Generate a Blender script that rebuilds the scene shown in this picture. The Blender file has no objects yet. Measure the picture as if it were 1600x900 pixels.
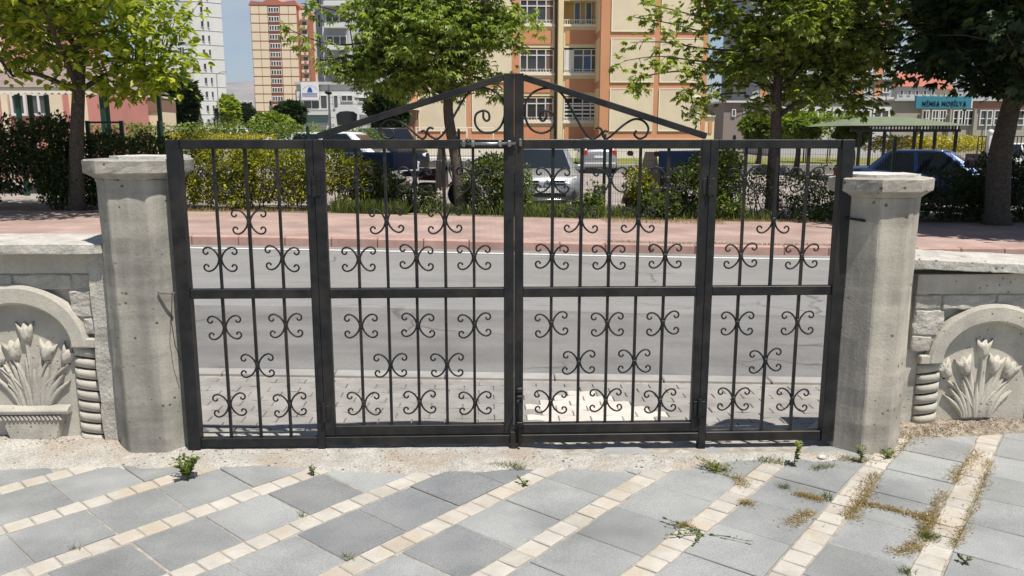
import bpy, bmesh, math, random
import numpy as np
from mathutils import Vector, Matrix, noise as mnoise
random.seed(7); rng = np.random.default_rng(7)
R = math.radians
scene = bpy.context.scene
COL = scene.collection

# ------------------------------------------------------------------ camera
CAM_H = 1.6; FPX = 1280.0; YAW = R(1.9); PITCH = math.atan(238/1280.0)
cd = bpy.data.cameras.new('camera'); cam = bpy.data.objects.new('camera', cd); COL.objects.link(cam)
cd.sensor_width = 36.0; cd.lens = 36.0*FPX/1600.0; cd.clip_start = 0.05; cd.clip_end = 12000
cam.location = (0, 0, CAM_H); cam.rotation_euler = (math.pi/2-PITCH, 0, -YAW)
scene.camera = cam
# ------------------------------------------------------------------ sky and sun
SUN_EL = R(66.5); SUN_AZ = R(37)     # sun behind the viewer, to the right
S = Vector((math.sin(SUN_AZ)*math.cos(SUN_EL), -math.cos(SUN_AZ)*math.cos(SUN_EL), math.sin(SUN_EL)))
w = bpy.data.worlds.new('World'); scene.world = w; w.use_nodes = True
nt = w.node_tree; nt.nodes.clear()
out = nt.nodes.new('ShaderNodeOutputWorld'); bg = nt.nodes.new('ShaderNodeBackground')
sky = nt.nodes.new('ShaderNodeTexSky'); sky.sky_type = 'NISHITA'; sky.sun_disc = False
sky.sun_elevation = SUN_EL; sky.sun_rotation = math.atan2(S.x, S.y); sky.altitude = 1000; sky.air_density = 1.0; sky.dust_density = 0.6; sky.ozone_density = 1.5
tc = nt.nodes.new('ShaderNodeTexCoord'); mp = nt.nodes.new('ShaderNodeMapping'); mp.inputs['Scale'].default_value = (2.2, 2.2, 9)
nz = nt.nodes.new('ShaderNodeTexNoise'); nz.inputs['Scale'].default_value = 1.7; nz.inputs['Detail'].default_value = 6
rp = nt.nodes.new('ShaderNodeValToRGB'); rp.color_ramp.elements[0].position = 0.47; rp.color_ramp.elements[1].position = 0.8
rp.color_ramp.elements[1].color = (0.8, 0.8, 0.8, 1)
mx = nt.nodes.new('ShaderNodeMix'); mx.data_type = 'RGBA'; mx.inputs['B'].default_value = (6.2, 6.6, 7.2, 1)
nt.links.new(tc.outputs['Generated'], mp.inputs['Vector']); nt.links.new(mp.outputs[0], nz.inputs['Vector'])
nt.links.new(nz.outputs['Fac'], rp.inputs['Fac']); nt.links.new(rp.outputs['Color'], mx.inputs['Factor'])
nt.links.new(sky.outputs[0], mx.inputs['A']); nt.links.new(mx.outputs['Result'], bg.inputs['Color'])
bg.inputs['Strength'].default_value = 0.075; nt.links.new(bg.outputs[0], out.inputs[0])
sd = bpy.data.lights.new('sun', 'SUN'); sd.energy = 5.0; sd.angle = R(0.53); sd.color = (1.0, 0.94, 0.845)
so = bpy.data.objects.new('sun', sd); COL.objects.link(so); so.rotation_euler = S.to_track_quat('Z', 'Y').to_euler()
scene.view_settings.view_transform = 'Standard'; scene.view_settings.look = 'None'
scene.view_settings.gamma = 1.0; scene.view_settings.use_curve_mapping = False
scene.view_settings.exposure = 0.34
scene.cycles.max_bounces = 6; scene.cycles.diffuse_bounces = 3; scene.cycles.glossy_bounces = 2
scene.cycles.transparent_max_bounces = 6; scene.cycles.transmission_bounces = 4

# ------------------------------------------------------------------ geometry of the view (used to read real positions off the photograph)
_F = Vector((math.sin(YAW)*math.cos(PITCH), math.cos(YAW)*math.cos(PITCH), -math.sin(PITCH)))
_R = Vector((math.cos(YAW), -math.sin(YAW), 0)); _U = _R.cross(_F)
def P(px, py, Y):
    px, py, Y = float(px), float(py), float(Y)
    d = (px-800)*_R+(450-py)*_U+FPX*_F
    return Vector((0, 0, CAM_H))+d*(Y/d.y)
def PX(px, Y, py=240): return P(px, py, Y).x
def PZ(py, Y, px=800): return P(px, py, Y).z
def G(px, py, z=0.0):
    d = (px-800)*_R+(450-py)*_U+FPX*_F
    return Vector((0, 0, CAM_H))+d*((z-CAM_H)/d.z)
def sstep(a, b, x):
    t = min(1, max(0, (x-a)/(b-a))); return t*t*(3-2*t)
def tilt(x): return -0.0265*6.5*math.tanh((x-0.15)/6.5)
def GZ(x, y):                                   # the street falls to the right, the town rises into the distance
    return -0.11*sstep(4.16, 4.2, y)+tilt(x)*sstep(4.15, 4.5, y)*(1-sstep(28, 60, y)) + 0.02*min(max(y-45, 0), 360)

# ------------------------------------------------------------------ materials
def lin(c): return tuple(((v/255)/12.92 if v/255 <= 0.04045 else ((v/255+0.055)/1.055)**2.4) for v in c)
MATS = {}
def M(name, c1, c2=None, scale=4.0, rough=0.85, bump=0.0, bscale=80.0, spec=0.3, metal=0.0, rnd=0.0, island=False,
      fine=0.0, fscale=400.0, pits=0.0, pscale=30.0, coords='pos', detail=6.0, c3=None, scale3=0.7, dist=0.004, lo=0.35, hi=0.65, coat=0.0, streak=0.0, vstreak=0.0):
    m = bpy.data.materials.new(name); m.use_nodes = True; n = m.node_tree.nodes; l = m.node_tree.links
    b = n['Principled BSDF']; b.inputs['Roughness'].default_value = rough; b.inputs['Specular IOR Level'].default_value = spec
    b.inputs['Metallic'].default_value = metal; b.inputs['Coat Weight'].default_value = coat; b.inputs['Coat Roughness'].default_value = 0.08
    if coords == 'pos': src = n.new('ShaderNodeNewGeometry').outputs['Position']
    else: src = n.new('ShaderNodeTexCoord').outputs['Object']
    col = None
    def noise(sc, det):
        t = n.new('ShaderNodeTexNoise'); t.inputs['Scale'].default_value = sc; t.inputs['Detail'].default_value = det; t.inputs['Roughness'].default_value = 0.6
        l.new(src, t.inputs['Vector']); return t.outputs['Fac']
    def ramp(fac, a, bb, p0, p1):
        r = n.new('ShaderNodeValToRGB'); r.color_ramp.elements[0].position = p0; r.color_ramp.elements[1].position = p1
        r.color_ramp.elements[0].color = (*a, 1); r.color_ramp.elements[1].color = (*bb, 1); l.new(fac, r.inputs['Fac']); return r.outputs['Color']
    def mixc(fac, a, bb, mode='MIX'):
        q = n.new('ShaderNodeMix'); q.data_type = 'RGBA'; q.blend_type = mode; q.clamp_factor = True
        if isinstance(fac, float): q.inputs['Factor'].default_value = fac
        else: l.new(fac, q.inputs['Factor'])
        for s_, v in (('A', a), ('B', bb)):
            if isinstance(v, tuple): q.inputs[s_].default_value = (*v, 1)
            else: l.new(v, q.inputs[s_])
        return q.outputs['Result']
    if c2 is None: c2 = c1
    if island:
        fac = n.new('ShaderNodeNewGeometry').outputs['Random Per Island']; col = ramp(fac, c1, c2, 0.1, 0.9)
    elif c2 != c1: col = ramp(noise(scale, detail), c1, c2, lo, hi)
    else:
        rg = n.new('ShaderNodeRGB'); rg.outputs[0].default_value = (*c1, 1); col = rg.outputs[0]
    if c3 is not None:
        f3 = ramp(noise(scale3, 4.0), (0, 0, 0), (1, 1, 1), 0.48, 0.66); col = mixc(f3, col, c3)
    if fine:
        ff = ramp(noise(fscale, 2.0), (1-fine,)*3, (1+fine,)*3, 0.35, 0.65); col = mixc(1.0, col, ff, 'MULTIPLY')
    if vstreak:
        mv = n.new('ShaderNodeMapping'); mv.inputs['Scale'].default_value = (9.0, 9.0, 0.7); l.new(src, mv.inputs['Vector'])
        tv = n.new('ShaderNodeTexNoise'); tv.inputs['Scale'].default_value = 1.0; tv.inputs['Detail'].default_value = 6; tv.inputs['Roughness'].default_value = 0.6; l.new(mv.outputs[0], tv.inputs['Vector'])
        col = mixc(1.0, col, ramp(tv.outputs['Fac'], (1-vstreak,)*3, (1+vstreak*0.45,)*3, 0.34, 0.62), 'MULTIPLY')
        mh = n.new('ShaderNodeMapping'); mh.inputs['Scale'].default_value = (1.2, 1.2, 16.0); l.new(src, mh.inputs['Vector'])
        th_ = n.new('ShaderNodeTexNoise'); th_.inputs['Scale'].default_value = 1.0; th_.inputs['Detail'].default_value = 5; l.new(mh.outputs[0], th_.inputs['Vector'])
        col = mixc(1.0, col, ramp(th_.outputs['Fac'], (1-vstreak*0.6,)*3, (1+vstreak*0.3,)*3, 0.38, 0.60), 'MULTIPLY')
    if streak:
        mp_ = n.new('ShaderNodeMapping'); mp_.inputs['Scale'].default_value = (0.16, 2.6, 1.0); l.new(src, mp_.inputs['Vector'])
        t = n.new('ShaderNodeTexNoise'); t.inputs['Scale'].default_value = 1.0; t.inputs['Detail'].default_value = 7; t.inputs['Roughness'].default_value = 0.65; l.new(mp_.outputs[0], t.inputs['Vector'])
        col = mixc(1.0, col, ramp(t.outputs['Fac'], (1-streak,)*3, (1+streak*0.7,)*3, 0.32, 0.68), 'MULTIPLY')
        mp2 = n.new('ShaderNodeMapping'); mp2.inputs['Scale'].default_value = (0.9, 4.0, 1.0); l.new(src, mp2.inputs['Vector'])
        t2 = n.new('ShaderNodeTexNoise'); t2.inputs['Scale'].default_value = 1.3; t2.inputs['Detail'].default_value = 5; l.new(mp2.outputs[0], t2.inputs['Vector'])
        col = mixc(ramp(t2.outputs['Fac'], (0, 0, 0), (0.75, 0.75, 0.75), 0.69, 0.73), col, tuple(x*0.5 for x in c1))
        vo = n.new('ShaderNodeTexVoronoi'); vo.feature = 'DISTANCE_TO_EDGE'; vo.inputs['Scale'].default_value = 0.55; wq = n.new('ShaderNodeMix'); wq.data_type = 'RGBA'; wq.blend_type = 'ADD'; wq.inputs['Factor'].default_value = 0.35
        wn = n.new('ShaderNodeTexNoise'); wn.inputs['Scale'].default_value = 2.5; wn.inputs['Detail'].default_value = 6; l.new(src, wn.inputs['Vector']); l.new(src, wq.inputs['A']); l.new(wn.outputs['Color'], wq.inputs['B']); l.new(wq.outputs['Result'], vo.inputs['Vector'])
        ck = mixc(1.0, ramp(vo.outputs['Distance'], (1, 1, 1), (0, 0, 0), 0.004, 0.010), ramp(noise(0.5, 2.0), (0, 0, 0), (0.7, 0.7, 0.7), 0.5, 0.58), 'MULTIPLY')
        col = mixc(ck, col, tuple(x*0.45 for x in c1))
    if rnd:
        oi = n.new('ShaderNodeObjectInfo'); r = ramp(oi.outputs['Random'], (1-rnd,)*3, (1+rnd*0.8,)*3, 0.0, 1.0); col = mixc(1.0, col, r, 'MULTIPLY')
    pf = None
    if pits:
        v = n.new('ShaderNodeTexVoronoi'); v.inputs['Scale'].default_value = pscale; l.new(src, v.inputs['Vector'])
        pf = ramp(v.outputs['Distance'], (1, 1, 1), (0, 0, 0), 0.11, 0.19)
        gate = ramp(noise(3.0, 3.0), (0, 0, 0), (1, 1, 1), 0.47, 0.55); pf = mixc(1.0, pf, gate, 'MULTIPLY')
        col = mixc(pf, col, tuple(x*(1-pits) for x in c1))
    l.new(col, b.inputs['Base Color'])
    if bump:
        bn = n.new('ShaderNodeBump'); bn.inputs['Strength'].default_value = bump; bn.inputs['Distance'].default_value = dist
        h = noise(bscale, 8.0)
        if pf is not None:
            mm = n.new('ShaderNodeMath'); mm.operation = 'SUBTRACT'; l.new(h, mm.inputs[0]); l.new(pf, mm.inputs[1]); h = mm.outputs[0]
        l.new(h, bn.inputs['Height']); l.new(bn.outputs[0], b.inputs['Normal'])
    MATS[name] = m; return m
def leafmat(name, c1, c2, trans=0.45, tc_=None, rough=0.45):
    m = M(name, c1, c2, island=True, rough=rough, spec=0.35); n = m.node_tree.nodes; l = m.node_tree.links
    b = n['Principled BSDF']; o = n['Material Output']; t = n.new('ShaderNodeBsdfTranslucent'); mxs = n.new('ShaderNodeMixShader')
    mxs.inputs[0].default_value = trans; src = b.inputs['Base Color'].links[0].from_socket
    q = n.new('ShaderNodeMix'); q.data_type = 'RGBA'; q.blend_type = 'MULTIPLY'; q.inputs['Factor'].default_value = 1.0; q.inputs['B'].default_value = (1.25, 1.4, 0.55, 1)
    l.new(src, q.inputs['A']); l.new(q.outputs['Result'], t.inputs['Color'])
    l.new(b.outputs[0], mxs.inputs[1]); l.new(t.outputs[0], mxs.inputs[2]); l.new(mxs.outputs[0], o.inputs[0]); return m
def glass(name, c=(0.02, 0.025, 0.03), rough=0.06, spec=0.6):
    return M(name, c, rough=rough, spec=spec)
def brickmat(name, c1, c2, mortar, w_, h_, gap=0.006, rough=0.9, bump=0.3, rot=0.0):
    m = M(name, c1, rough=rough); n = m.node_tree.nodes; l = m.node_tree.links; b = n['Principled BSDF']
    g = n.new('ShaderNodeNewGeometry'); mpp = n.new('ShaderNodeMapping'); mpp.inputs['Rotation'].default_value = (0, 0, rot); l.new(g.outputs['Position'], mpp.inputs['Vector'])
    t = n.new('ShaderNodeTexBrick'); t.inputs['Scale'].default_value = 1.0; t.inputs['Brick Width'].default_value = w_; t.inputs['Row Height'].default_value = h_
    t.inputs['Mortar Size'].default_value = gap; t.inputs['Color1'].default_value = (*c1, 1); t.inputs['Color2'].default_value = (*c2, 1); t.inputs['Mortar'].default_value = (*mortar, 1)
    l.new(mpp.outputs[0], t.inputs['Vector'])
    nn = n.new('ShaderNodeTexNoise'); nn.inputs['Scale'].default_value = 1.3; nn.inputs['Detail'].default_value = 8; l.new(g.outputs['Position'], nn.inputs['Vector'])
    r = n.new('ShaderNodeValToRGB'); r.color_ramp.elements[0].position = 0.3; r.color_ramp.elements[1].position = 0.7
    r.color_ramp.elements[0].color = (0.72, 0.72, 0.72, 1); r.color_ramp.elements[1].color = (1.15, 1.15, 1.15, 1); l.new(nn.outputs['Fac'], r.inputs['Fac'])
    q = n.new('ShaderNodeMix'); q.data_type = 'RGBA'; q.blend_type = 'MULTIPLY'; q.inputs['Factor'].default_value = 1.0
    l.new(t.outputs['Color'], q.inputs['A']); l.new(r.outputs['Color'], q.inputs['B']); l.new(q.outputs['Result'], b.inputs['Base Color'])
    return m

iron = M('black_iron', (0.008, 0.0087, 0.0105), (0.018, 0.0185, 0.0200), scale=14, rough=0.48, bump=0.3, bscale=90, spec=0.32, c3=(0.030, 0.027, 0.024), scale3=3.5)
steel = M('zinc_steel', (0.35, 0.35, 0.36), (0.18, 0.17, 0.16), scale=40, rough=0.38, metal=0.8)
concrete = M('concrete_cast', (0.285, 0.27, 0.235), (0.40, 0.38, 0.333), scale=2.6, rough=0.92, bump=0.5, bscale=55, fine=0.1, fscale=180, pits=0.6, pscale=21, c3=(0.25, 0.238, 0.214), scale3=3.2, vstreak=0.22)
concrete_r = M('concrete_warm', (0.365, 0.335, 0.285), (0.465, 0.43, 0.37), scale=2.2, rough=0.92, bump=0.55, bscale=60, fine=0.1, fscale=180, pits=0.65, pscale=18, c3=(0.31, 0.285, 0.248), scale3=2.8, vstreak=0.18)
concrete_rough = M('concrete_rough', (0.31, 0.293, 0.255), (0.45, 0.428, 0.38), scale=14, rough=0.95, bump=1.0, bscale=42, fine=0.16, fscale=130, dist=0.014)
concrete_relief = M('concrete_relief', (0.40, 0.376, 0.322), (0.50, 0.472, 0.41), scale=3.4, rough=0.92, bump=0.5, bscale=75, fine=0.10, fscale=170, c3=(0.33, 0.315, 0.285), scale3=2.6, pits=0.5, pscale=26, vstreak=0.10)
concrete_top = M('concrete_top', (0.45, 0.44, 0.41), (0.60, 0.59, 0.56), scale=12, rough=0.95, bump=0.9, bscale=50, fine=0.12, fscale=160, dist=0.008)
concrete_block = M('concrete_block', (0.36, 0.342, 0.305), (0.47, 0.45, 0.405), scale=9, rough=0.95, bump=0.9, bscale=45, fine=0.12, fscale=140, dist=0.010)
coping_m = M('coping_concrete', (0.36, 0.345, 0.31), (0.50, 0.485, 0.445), scale=10, rough=0.95, bump=0.9, bscale=45, fine=0.14, fscale=150, dist=0.008, pits=0.5, pscale=20)
threshold_m = M('threshold_mortar', (0.33, 0.315, 0.288), (0.44, 0.424, 0.392), scale=9, rough=0.95, bump=1.0, bscale=60, fine=0.24, fscale=120, dist=0.01, c3=(0.34, 0.295, 0.245), scale3=3.5, pits=0.45, pscale=24)
bed_m = M('joint_dirt', (0.24, 0.22, 0.19), (0.38, 0.355, 0.31), scale=20, rough=1.0, bump=0.8, bscale=90, fine=0.2, fscale=250)
slab_m = M('slab_stone', (0.25, 0.258, 0.258), (0.31, 0.319, 0.319), scale=3.0, rough=0.85, bump=0.35, bscale=260, fine=0.17, fscale=190, rnd=0.13, c3=(0.178, 0.185, 0.188), scale3=0.9, dist=0.003)
slab_dark = M('slab_stone_dark', (0.165, 0.172, 0.182), (0.215, 0.222, 0.23), scale=3.0, rough=0.85, bump=0.35, bscale=260, fine=0.22, fscale=190, rnd=0.14, c3=(0.235, 0.24, 0.24), scale3=1.6, dist=0.003)
cobble_m = M('cobble_stone', (0.385, 0.362, 0.325), (0.47, 0.447, 0.405), scale=9, rough=0.88, bump=0.4, bscale=170, fine=0.1, fscale=260, rnd=0.10, c3=(0.40, 0.35, 0.28), scale3=4, dist=0.003)
paver_m = M('paver_grey', (0.225, 0.217, 0.205), (0.30, 0.29, 0.275), scale=5, rough=0.92, bump=0.5, bscale=150, fine=0.12, fscale=240, rnd=0.07)
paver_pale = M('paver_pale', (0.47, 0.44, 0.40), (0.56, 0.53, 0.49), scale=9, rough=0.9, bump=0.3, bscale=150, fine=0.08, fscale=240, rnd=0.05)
asphalt = M('asphalt_worn', (0.205, 0.203, 0.20), (0.255, 0.252, 0.248), scale=1.2, rough=0.9, bump=0.5, bscale=300, fine=0.17, fscale=120, c3=(0.215, 0.209, 0.202), scale3=0.6, streak=0.12)
asphalt_d = M('asphalt_patch', (0.15, 0.148, 0.147), (0.19, 0.187, 0.186), scale=1.6, rough=0.9, bump=0.5, bscale=300, fine=0.18, fscale=120, c3=(0.20, 0.195, 0.19), scale3=1.3, streak=0.16)
line_m = M('road_paint', (0.55, 0.55, 0.53), (0.72, 0.72, 0.70), scale=14, rough=0.7, fine=0.1, fscale=90)
kerb_m = M('kerb_pink', (0.36, 0.225, 0.19), (0.44, 0.29, 0.25), scale=5, rough=0.9, bump=0.3, bscale=80, rnd=0.10, fine=0.08, fscale=100)
kerb_grey = M('kerb_grey', (0.28, 0.272, 0.26), (0.34, 0.332, 0.32), scale=5, rough=0.9, rnd=0.08)
walk_m = brickmat('walk_pink', (0.35, 0.25, 0.222), (0.40, 0.29, 0.26), (0.29, 0.212, 0.188), 0.2, 0.1)
lot_m = brickmat('lot_pavers', (0.30, 0.26, 0.235), (0.36, 0.315, 0.285), (0.22, 0.19, 0.17), 0.2, 0.1)
soil = M('soil', (0.16, 0.12, 0.085), (0.25, 0.20, 0.145), scale=4, rough=1.0, bump=0.8, bscale=40, c3=(0.10, 0.11, 0.04), scale3=1.5)
earth = M('far_earth', (0.20, 0.18, 0.14), (0.28, 0.255, 0.20), scale=0.08, rough=1.0, c3=(0.10, 0.12, 0.05), scale3=0.03)
lawn = M('lawn', (0.12, 0.145, 0.03), (0.23, 0.22, 0.07), scale=3, rough=1.0, bump=0.8, bscale=30)
hill_m = M('hill_steppe', (0.23, 0.20, 0.19), (0.31, 0.27, 0.25), scale=0.004, rough=1.0, c3=(0.18, 0.17, 0.16), scale3=0.01)
bark = M('bark', (0.055, 0.045, 0.036), (0.11, 0.092, 0.075), scale=18, rough=0.95, bump=0.9, bscale=40, dist=0.01)
leaf_y = leafmat('leaf_yellowgreen', (0.13, 0.21, 0.025), (0.50, 0.52, 0.07), 0.5)
leaf_g = leafmat('leaf_green', (0.10, 0.16, 0.03), (0.34, 0.40, 0.09), 0.45)
leaf_m = leafmat('leaf_maple', (0.12, 0.185, 0.033), (0.41, 0.45, 0.10), 0.48)
leaf_d = leafmat('leaf_dark', (0.012, 0.03, 0.009), (0.045, 0.075, 0.018), 0.2)  # on the far-right street tree this dark green stands in for shade
hedge_d = leafmat('hedge_shaded', (0.016, 0.034, 0.010), (0.075, 0.105, 0.02), 0.25)  # tree shade over both dark hedges is put into this leaf colour
hedge_y = leafmat('hedge_yellow', (0.055, 0.10, 0.016), (0.42, 0.38, 0.035), 0.35)
hedge_g = leafmat('hedge_green', (0.06, 0.105, 0.02), (0.22, 0.27, 0.055), 0.35)
hedge_p = leafmat('hedge_privet', (0.035, 0.06, 0.018), (0.15, 0.185, 0.05), 0.28)
conifer_m = leafmat('conifer', (0.012, 0.032, 0.012), (0.05, 0.085, 0.03), 0.15)
grass_m = leafmat('grass_green', (0.06, 0.10, 0.02), (0.19, 0.21, 0.06), 0.3)
straw_m = leafmat('grass_straw', (0.24, 0.17, 0.07), (0.46, 0.36, 0.18), 0.3)
flower_y = leafmat('flower_yellow', (0.22, 0.24, 0.02), (0.62, 0.48, 0.03), 0.3)
fence_m = M('fence_green', (0.008, 0.045, 0.03), (0.012, 0.06, 0.04), scale=8, rough=0.45, spec=0.4)
dark_metal = M('dark_metal', (0.012, 0.012, 0.012), rough=0.5)
cream = M('stucco_cream', (0.70, 0.60, 0.435), (0.76, 0.655, 0.48), scale=0.9, rough=0.95, bump=0.15, bscale=30, c3=(0.67, 0.575, 0.42), scale3=0.35)
cream_y = M('stucco_yellow', (0.72, 0.62, 0.40), (0.76, 0.66, 0.44), scale=0.9, rough=0.95)
ochre = M('stucco_ochre', (0.52, 0.36, 0.12), rough=0.95)
orange = M('stucco_orange', (0.56, 0.275, 0.15), (0.62, 0.31, 0.175), scale=0.8, rough=0.95)
trim = M('stucco_trim', (0.80, 0.745, 0.62), rough=0.9)
upvc = M('white_frame', (0.68, 0.68, 0.68), rough=0.45)
pane_m = M('window_glass', (0.03, 0.033, 0.036), (0.075, 0.075, 0.075), scale=0.6, rough=0.1, spec=0.6, rnd=0.5)
pane_blue = M('window_glass_blue', (0.03, 0.07, 0.22), rough=0.15, spec=0.5)
curtain = M('curtain_brown', (0.17, 0.12, 0.08), rough=0.9)
white_wall = M('stucco_white', (0.60, 0.60, 0.585), (0.66, 0.66, 0.645), scale=0.3, rough=0.95)
white_wall2 = M('stucco_pale_grey', (0.47, 0.48, 0.485), (0.53, 0.54, 0.545), scale=0.3, rough=0.95)
grey_wall = M('stucco_grey', (0.30, 0.31, 0.33), (0.36, 0.37, 0.39), scale=0.4, rough=0.95)
stone_wall = M('stone_beige', (0.33, 0.30, 0.26), (0.40, 0.37, 0.32), scale=0.5, rough=0.9)
red_line = M('stucco_red', (0.42, 0.15, 0.10), rough=0.95)
tower_cream = M('tower_cream', (0.74, 0.61, 0.45), rough=0.95)
pink_wall = M('stucco_pink', (0.52, 0.225, 0.195), (0.57, 0.26, 0.225), scale=0.7, rough=0.95)
roof_red = M('roof_tile_red', (0.36, 0.12, 0.09), (0.42, 0.15, 0.11), scale=1, rough=0.9)
roof_brown = M('roof_shingle', (0.20, 0.155, 0.14), (0.27, 0.215, 0.195), scale=6, rough=0.95, bump=0.5, bscale=30)
roof_green = M('roof_green', (0.13, 0.16, 0.10), (0.17, 0.20, 0.13), scale=3, rough=0.8)
teal = M('sign_teal', (0.045, 0.21, 0.28), rough=0.5)
sign_dark = M('sign_letters', (0.008, 0.03, 0.055), rough=0.5)
logo_blue = M('logo_blue', (0.02, 0.09, 0.34), rough=0.5)
logo_purple = M('logo_purple', (0.22, 0.12, 0.34), rough=0.5)
sign_white = M('sign_white', (0.74, 0.74, 0.76), rough=0.5)
sign_pink = M('sign_pink', (0.50, 0.28, 0.27), rough=0.6)
silver = M('paint_silver', (0.36, 0.37, 0.38), rough=0.34, metal=0.5, coat=0.5)
blue_paint = M('paint_blue', (0.014, 0.035, 0.11), rough=0.3, metal=0.3, coat=0.6)
white_paint = M('paint_white', (0.68, 0.69, 0.70), rough=0.3, coat=0.5)
black_paint = M('paint_black', (0.008, 0.008, 0.009), rough=0.3, coat=0.5)
burgundy = M('paint_burgundy', (0.10, 0.015, 0.02), rough=0.35, coat=0.4)
blue_bed = M('paint_cargo_blue', (0.010, 0.032, 0.10), rough=0.5)
blue_cargo = M('paint_box_blue', (0.015, 0.05, 0.15), rough=0.5)
beige_cover = M('canvas_beige', (0.42, 0.30, 0.22), rough=0.9)
car_glass = M('car_glass', (0.010, 0.013, 0.018), rough=0.06, spec=0.45)
rubber = M('rubber', (0.012, 0.012, 0.012), rough=0.85)
rim_m = M('rim_alloy', (0.42, 0.42, 0.43), rough=0.35, metal=0.7)
chrome = M('chrome', (0.7, 0.7, 0.7), rough=0.15, metal=1.0)
lamp_clear = M('lamp_clear', (0.75, 0.77, 0.8), rough=0.12, spec=0.7)
lamp_red = M('lamp_red', (0.42, 0.02, 0.015), rough=0.2, spec=0.6)
plastic = M('black_plastic', (0.02, 0.02, 0.021), rough=0.6)
wood = M('stake_wood', (0.40, 0.27, 0.13), rough=0.9)
ac_m = M('ac_white', (0.60, 0.60, 0.58), rough=0.6)

# ------------------------------------------------------------------ mesh helpers
class MB:
    def __init__(s): s.v = []; s.f = []
    def add(s, v, f):
        o = len(s.v); s.v += [tuple(p) for p in v]; s.f += [tuple(i+o for i in q) for q in f]; return s
    def box(s, x0, x1, y0, y1, z0, z1):
        return s.add([(x0, y0, z0), (x1, y0, z0), (x1, y1, z0), (x0, y1, z0), (x0, y0, z1), (x1, y0, z1), (x1, y1, z1), (x0, y1, z1)],
                     [(0, 3, 2, 1), (4, 5, 6, 7), (0, 1, 5, 4), (1, 2, 6, 5), (2, 3, 7, 6), (3, 0, 4, 7)])
    def bar(s, a, b, wd, hd, up=(0, 0, 1)):
        a = Vector(a); b = Vector(b); d = (b-a).normalized(); u = Vector(up); sx = d.cross(u)
        if sx.length < 1e-5: sx = d.cross(Vector((0, 1, 0)))
        sx.normalize(); u = sx.cross(d); vs = []
        for q in (a, b):
            for i, j in ((-1, -1), (1, -1), (1, 1), (-1, 1)): vs.append(q+sx*i*wd/2+u*j*hd/2)
        return s.add(vs, [(0, 3, 2, 1), (4, 5, 6, 7), (0, 1, 5, 4), (1, 2, 6, 5), (2, 3, 7, 6), (3, 0, 4, 7)])
    def tube(s, pts, r, n=6, cap=True):
        pts = [Vector(p) for p in pts]; k = len(pts); rs = r if isinstance(r, (list, tuple)) else [r]*k
        vs = []; fs = []; prev = None
        for i, p in enumerate(pts):
            t = (pts[min(i+1, k-1)]-pts[max(i-1, 0)]).normalized()
            if prev is None:
                nrm = t.cross(Vector((0, 1, 0)))
                if nrm.length < 1e-3: nrm = t.cross(Vector((1, 0, 0)))
            else: nrm = prev-t*prev.dot(t)
            nrm.normalize(); prev = nrm; bn = t.cross(nrm)
            for j in range(n):
                a = 2*math.pi*j/n; vs.append(p+(nrm*math.cos(a)+bn*math.sin(a))*rs[i])
        for i in range(k-1):
            for j in range(n):
                a = i*n+j; b = i*n+(j+1) % n; fs.append((a, b, b+n, a+n))
        if cap: fs.append(tuple(range(n-1, -1, -1))); fs.append(tuple(range((k-1)*n, k*n)))
        return s.add(vs, fs)
    def prism(s, poly, z0, z1, scale_top=1.0):            # poly in xy
        n = len(poly); cx = sum(p[0] for p in poly)/n; cy = sum(p[1] for p in poly)/n
        vs = [(x, y, z0) for x, y in poly]+[(cx+(x-cx)*scale_top, cy+(y-cy)*scale_top, z1) for x, y in poly]
        return s.add(vs, [tuple(range(n-1, -1, -1)), tuple(range(n, 2*n))]+[(i, (i+1) % n, (i+1) % n+n, i+n) for i in range(n)])
    def prism_y(s, poly, y0, y1):                         # poly in xz
        n = len(poly); vs = [(x, y0, z) for x, z in poly]+[(x, y1, z) for x, z in poly]
        return s.add(vs, [tuple(range(n)), tuple(range(2*n-1, n-1, -1))]+[(i, i+n, (i+1) % n+n, (i+1) % n) for i in range(n)])
    def lathe(s, prof, n=16, c=(0, 0, 0), axis='z'):
        vs = []; fs = []; k = len(prof)
        for r, h in prof:
            for j in range(n):
                a = 2*math.pi*j/n; x, y = r*math.cos(a), r*math.sin(a)
                q = (x, y, h) if axis == 'z' else ((x, h, y) if axis == 'y' else (h, x, y))
                vs.append((q[0]+c[0], q[1]+c[1], q[2]+c[2]))
        for i in range(k-1):
            for j in range(n): fs.append((i*n+j, i*n+(j+1) % n, (i+1)*n+(j+1) % n, (i+1)*n+j))
        fs.append(tuple(range(n-1, -1, -1))); fs.append(tuple(range((k-1)*n, k*n)))
        return s.add(vs, fs)
    def loft(s, secs, close=True, caps=True):
        n = len(secs[0]); vs = [p for q in secs for p in q]; fs = []
        for i in range(len(secs)-1):
            for j in range(n if close else n-1): fs.append((i*n+j, i*n+(j+1) % n, (i+1)*n+(j+1) % n, (i+1)*n+j))
        if caps: fs.append(tuple(range(n-1, -1, -1))); fs.append(tuple(range((len(secs)-1)*n, len(secs)*n)))
        return s.add(vs, fs)
    def puff(s, poly, h, y=0.0, k=0.62):                  # rounded relief in the xz plane bulging towards -y
        n = len(poly); cx = sum(p[0] for p in poly)/n; cz = sum(p[1] for p in poly)/n; vs = []; fs = []
        for sc, hh in ((1.0, 0.0), (0.97, 0.5), (k, 0.92)):
            vs += [(cx+(x-cx)*sc, y-h*hh, cz+(z-cz)*sc) for x, z in poly]
        vs.append((cx, y-h, cz))
        for r_ in range(2):
            for i in range(n): fs.append((r_*n+i, r_*n+(i+1) % n, (r_+1)*n+(i+1) % n, (r_+1)*n+i))
        for i in range(n): fs.append((2*n+i, 2*n+(i+1) % n, 3*n))
        return s.add(vs, fs)
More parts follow.
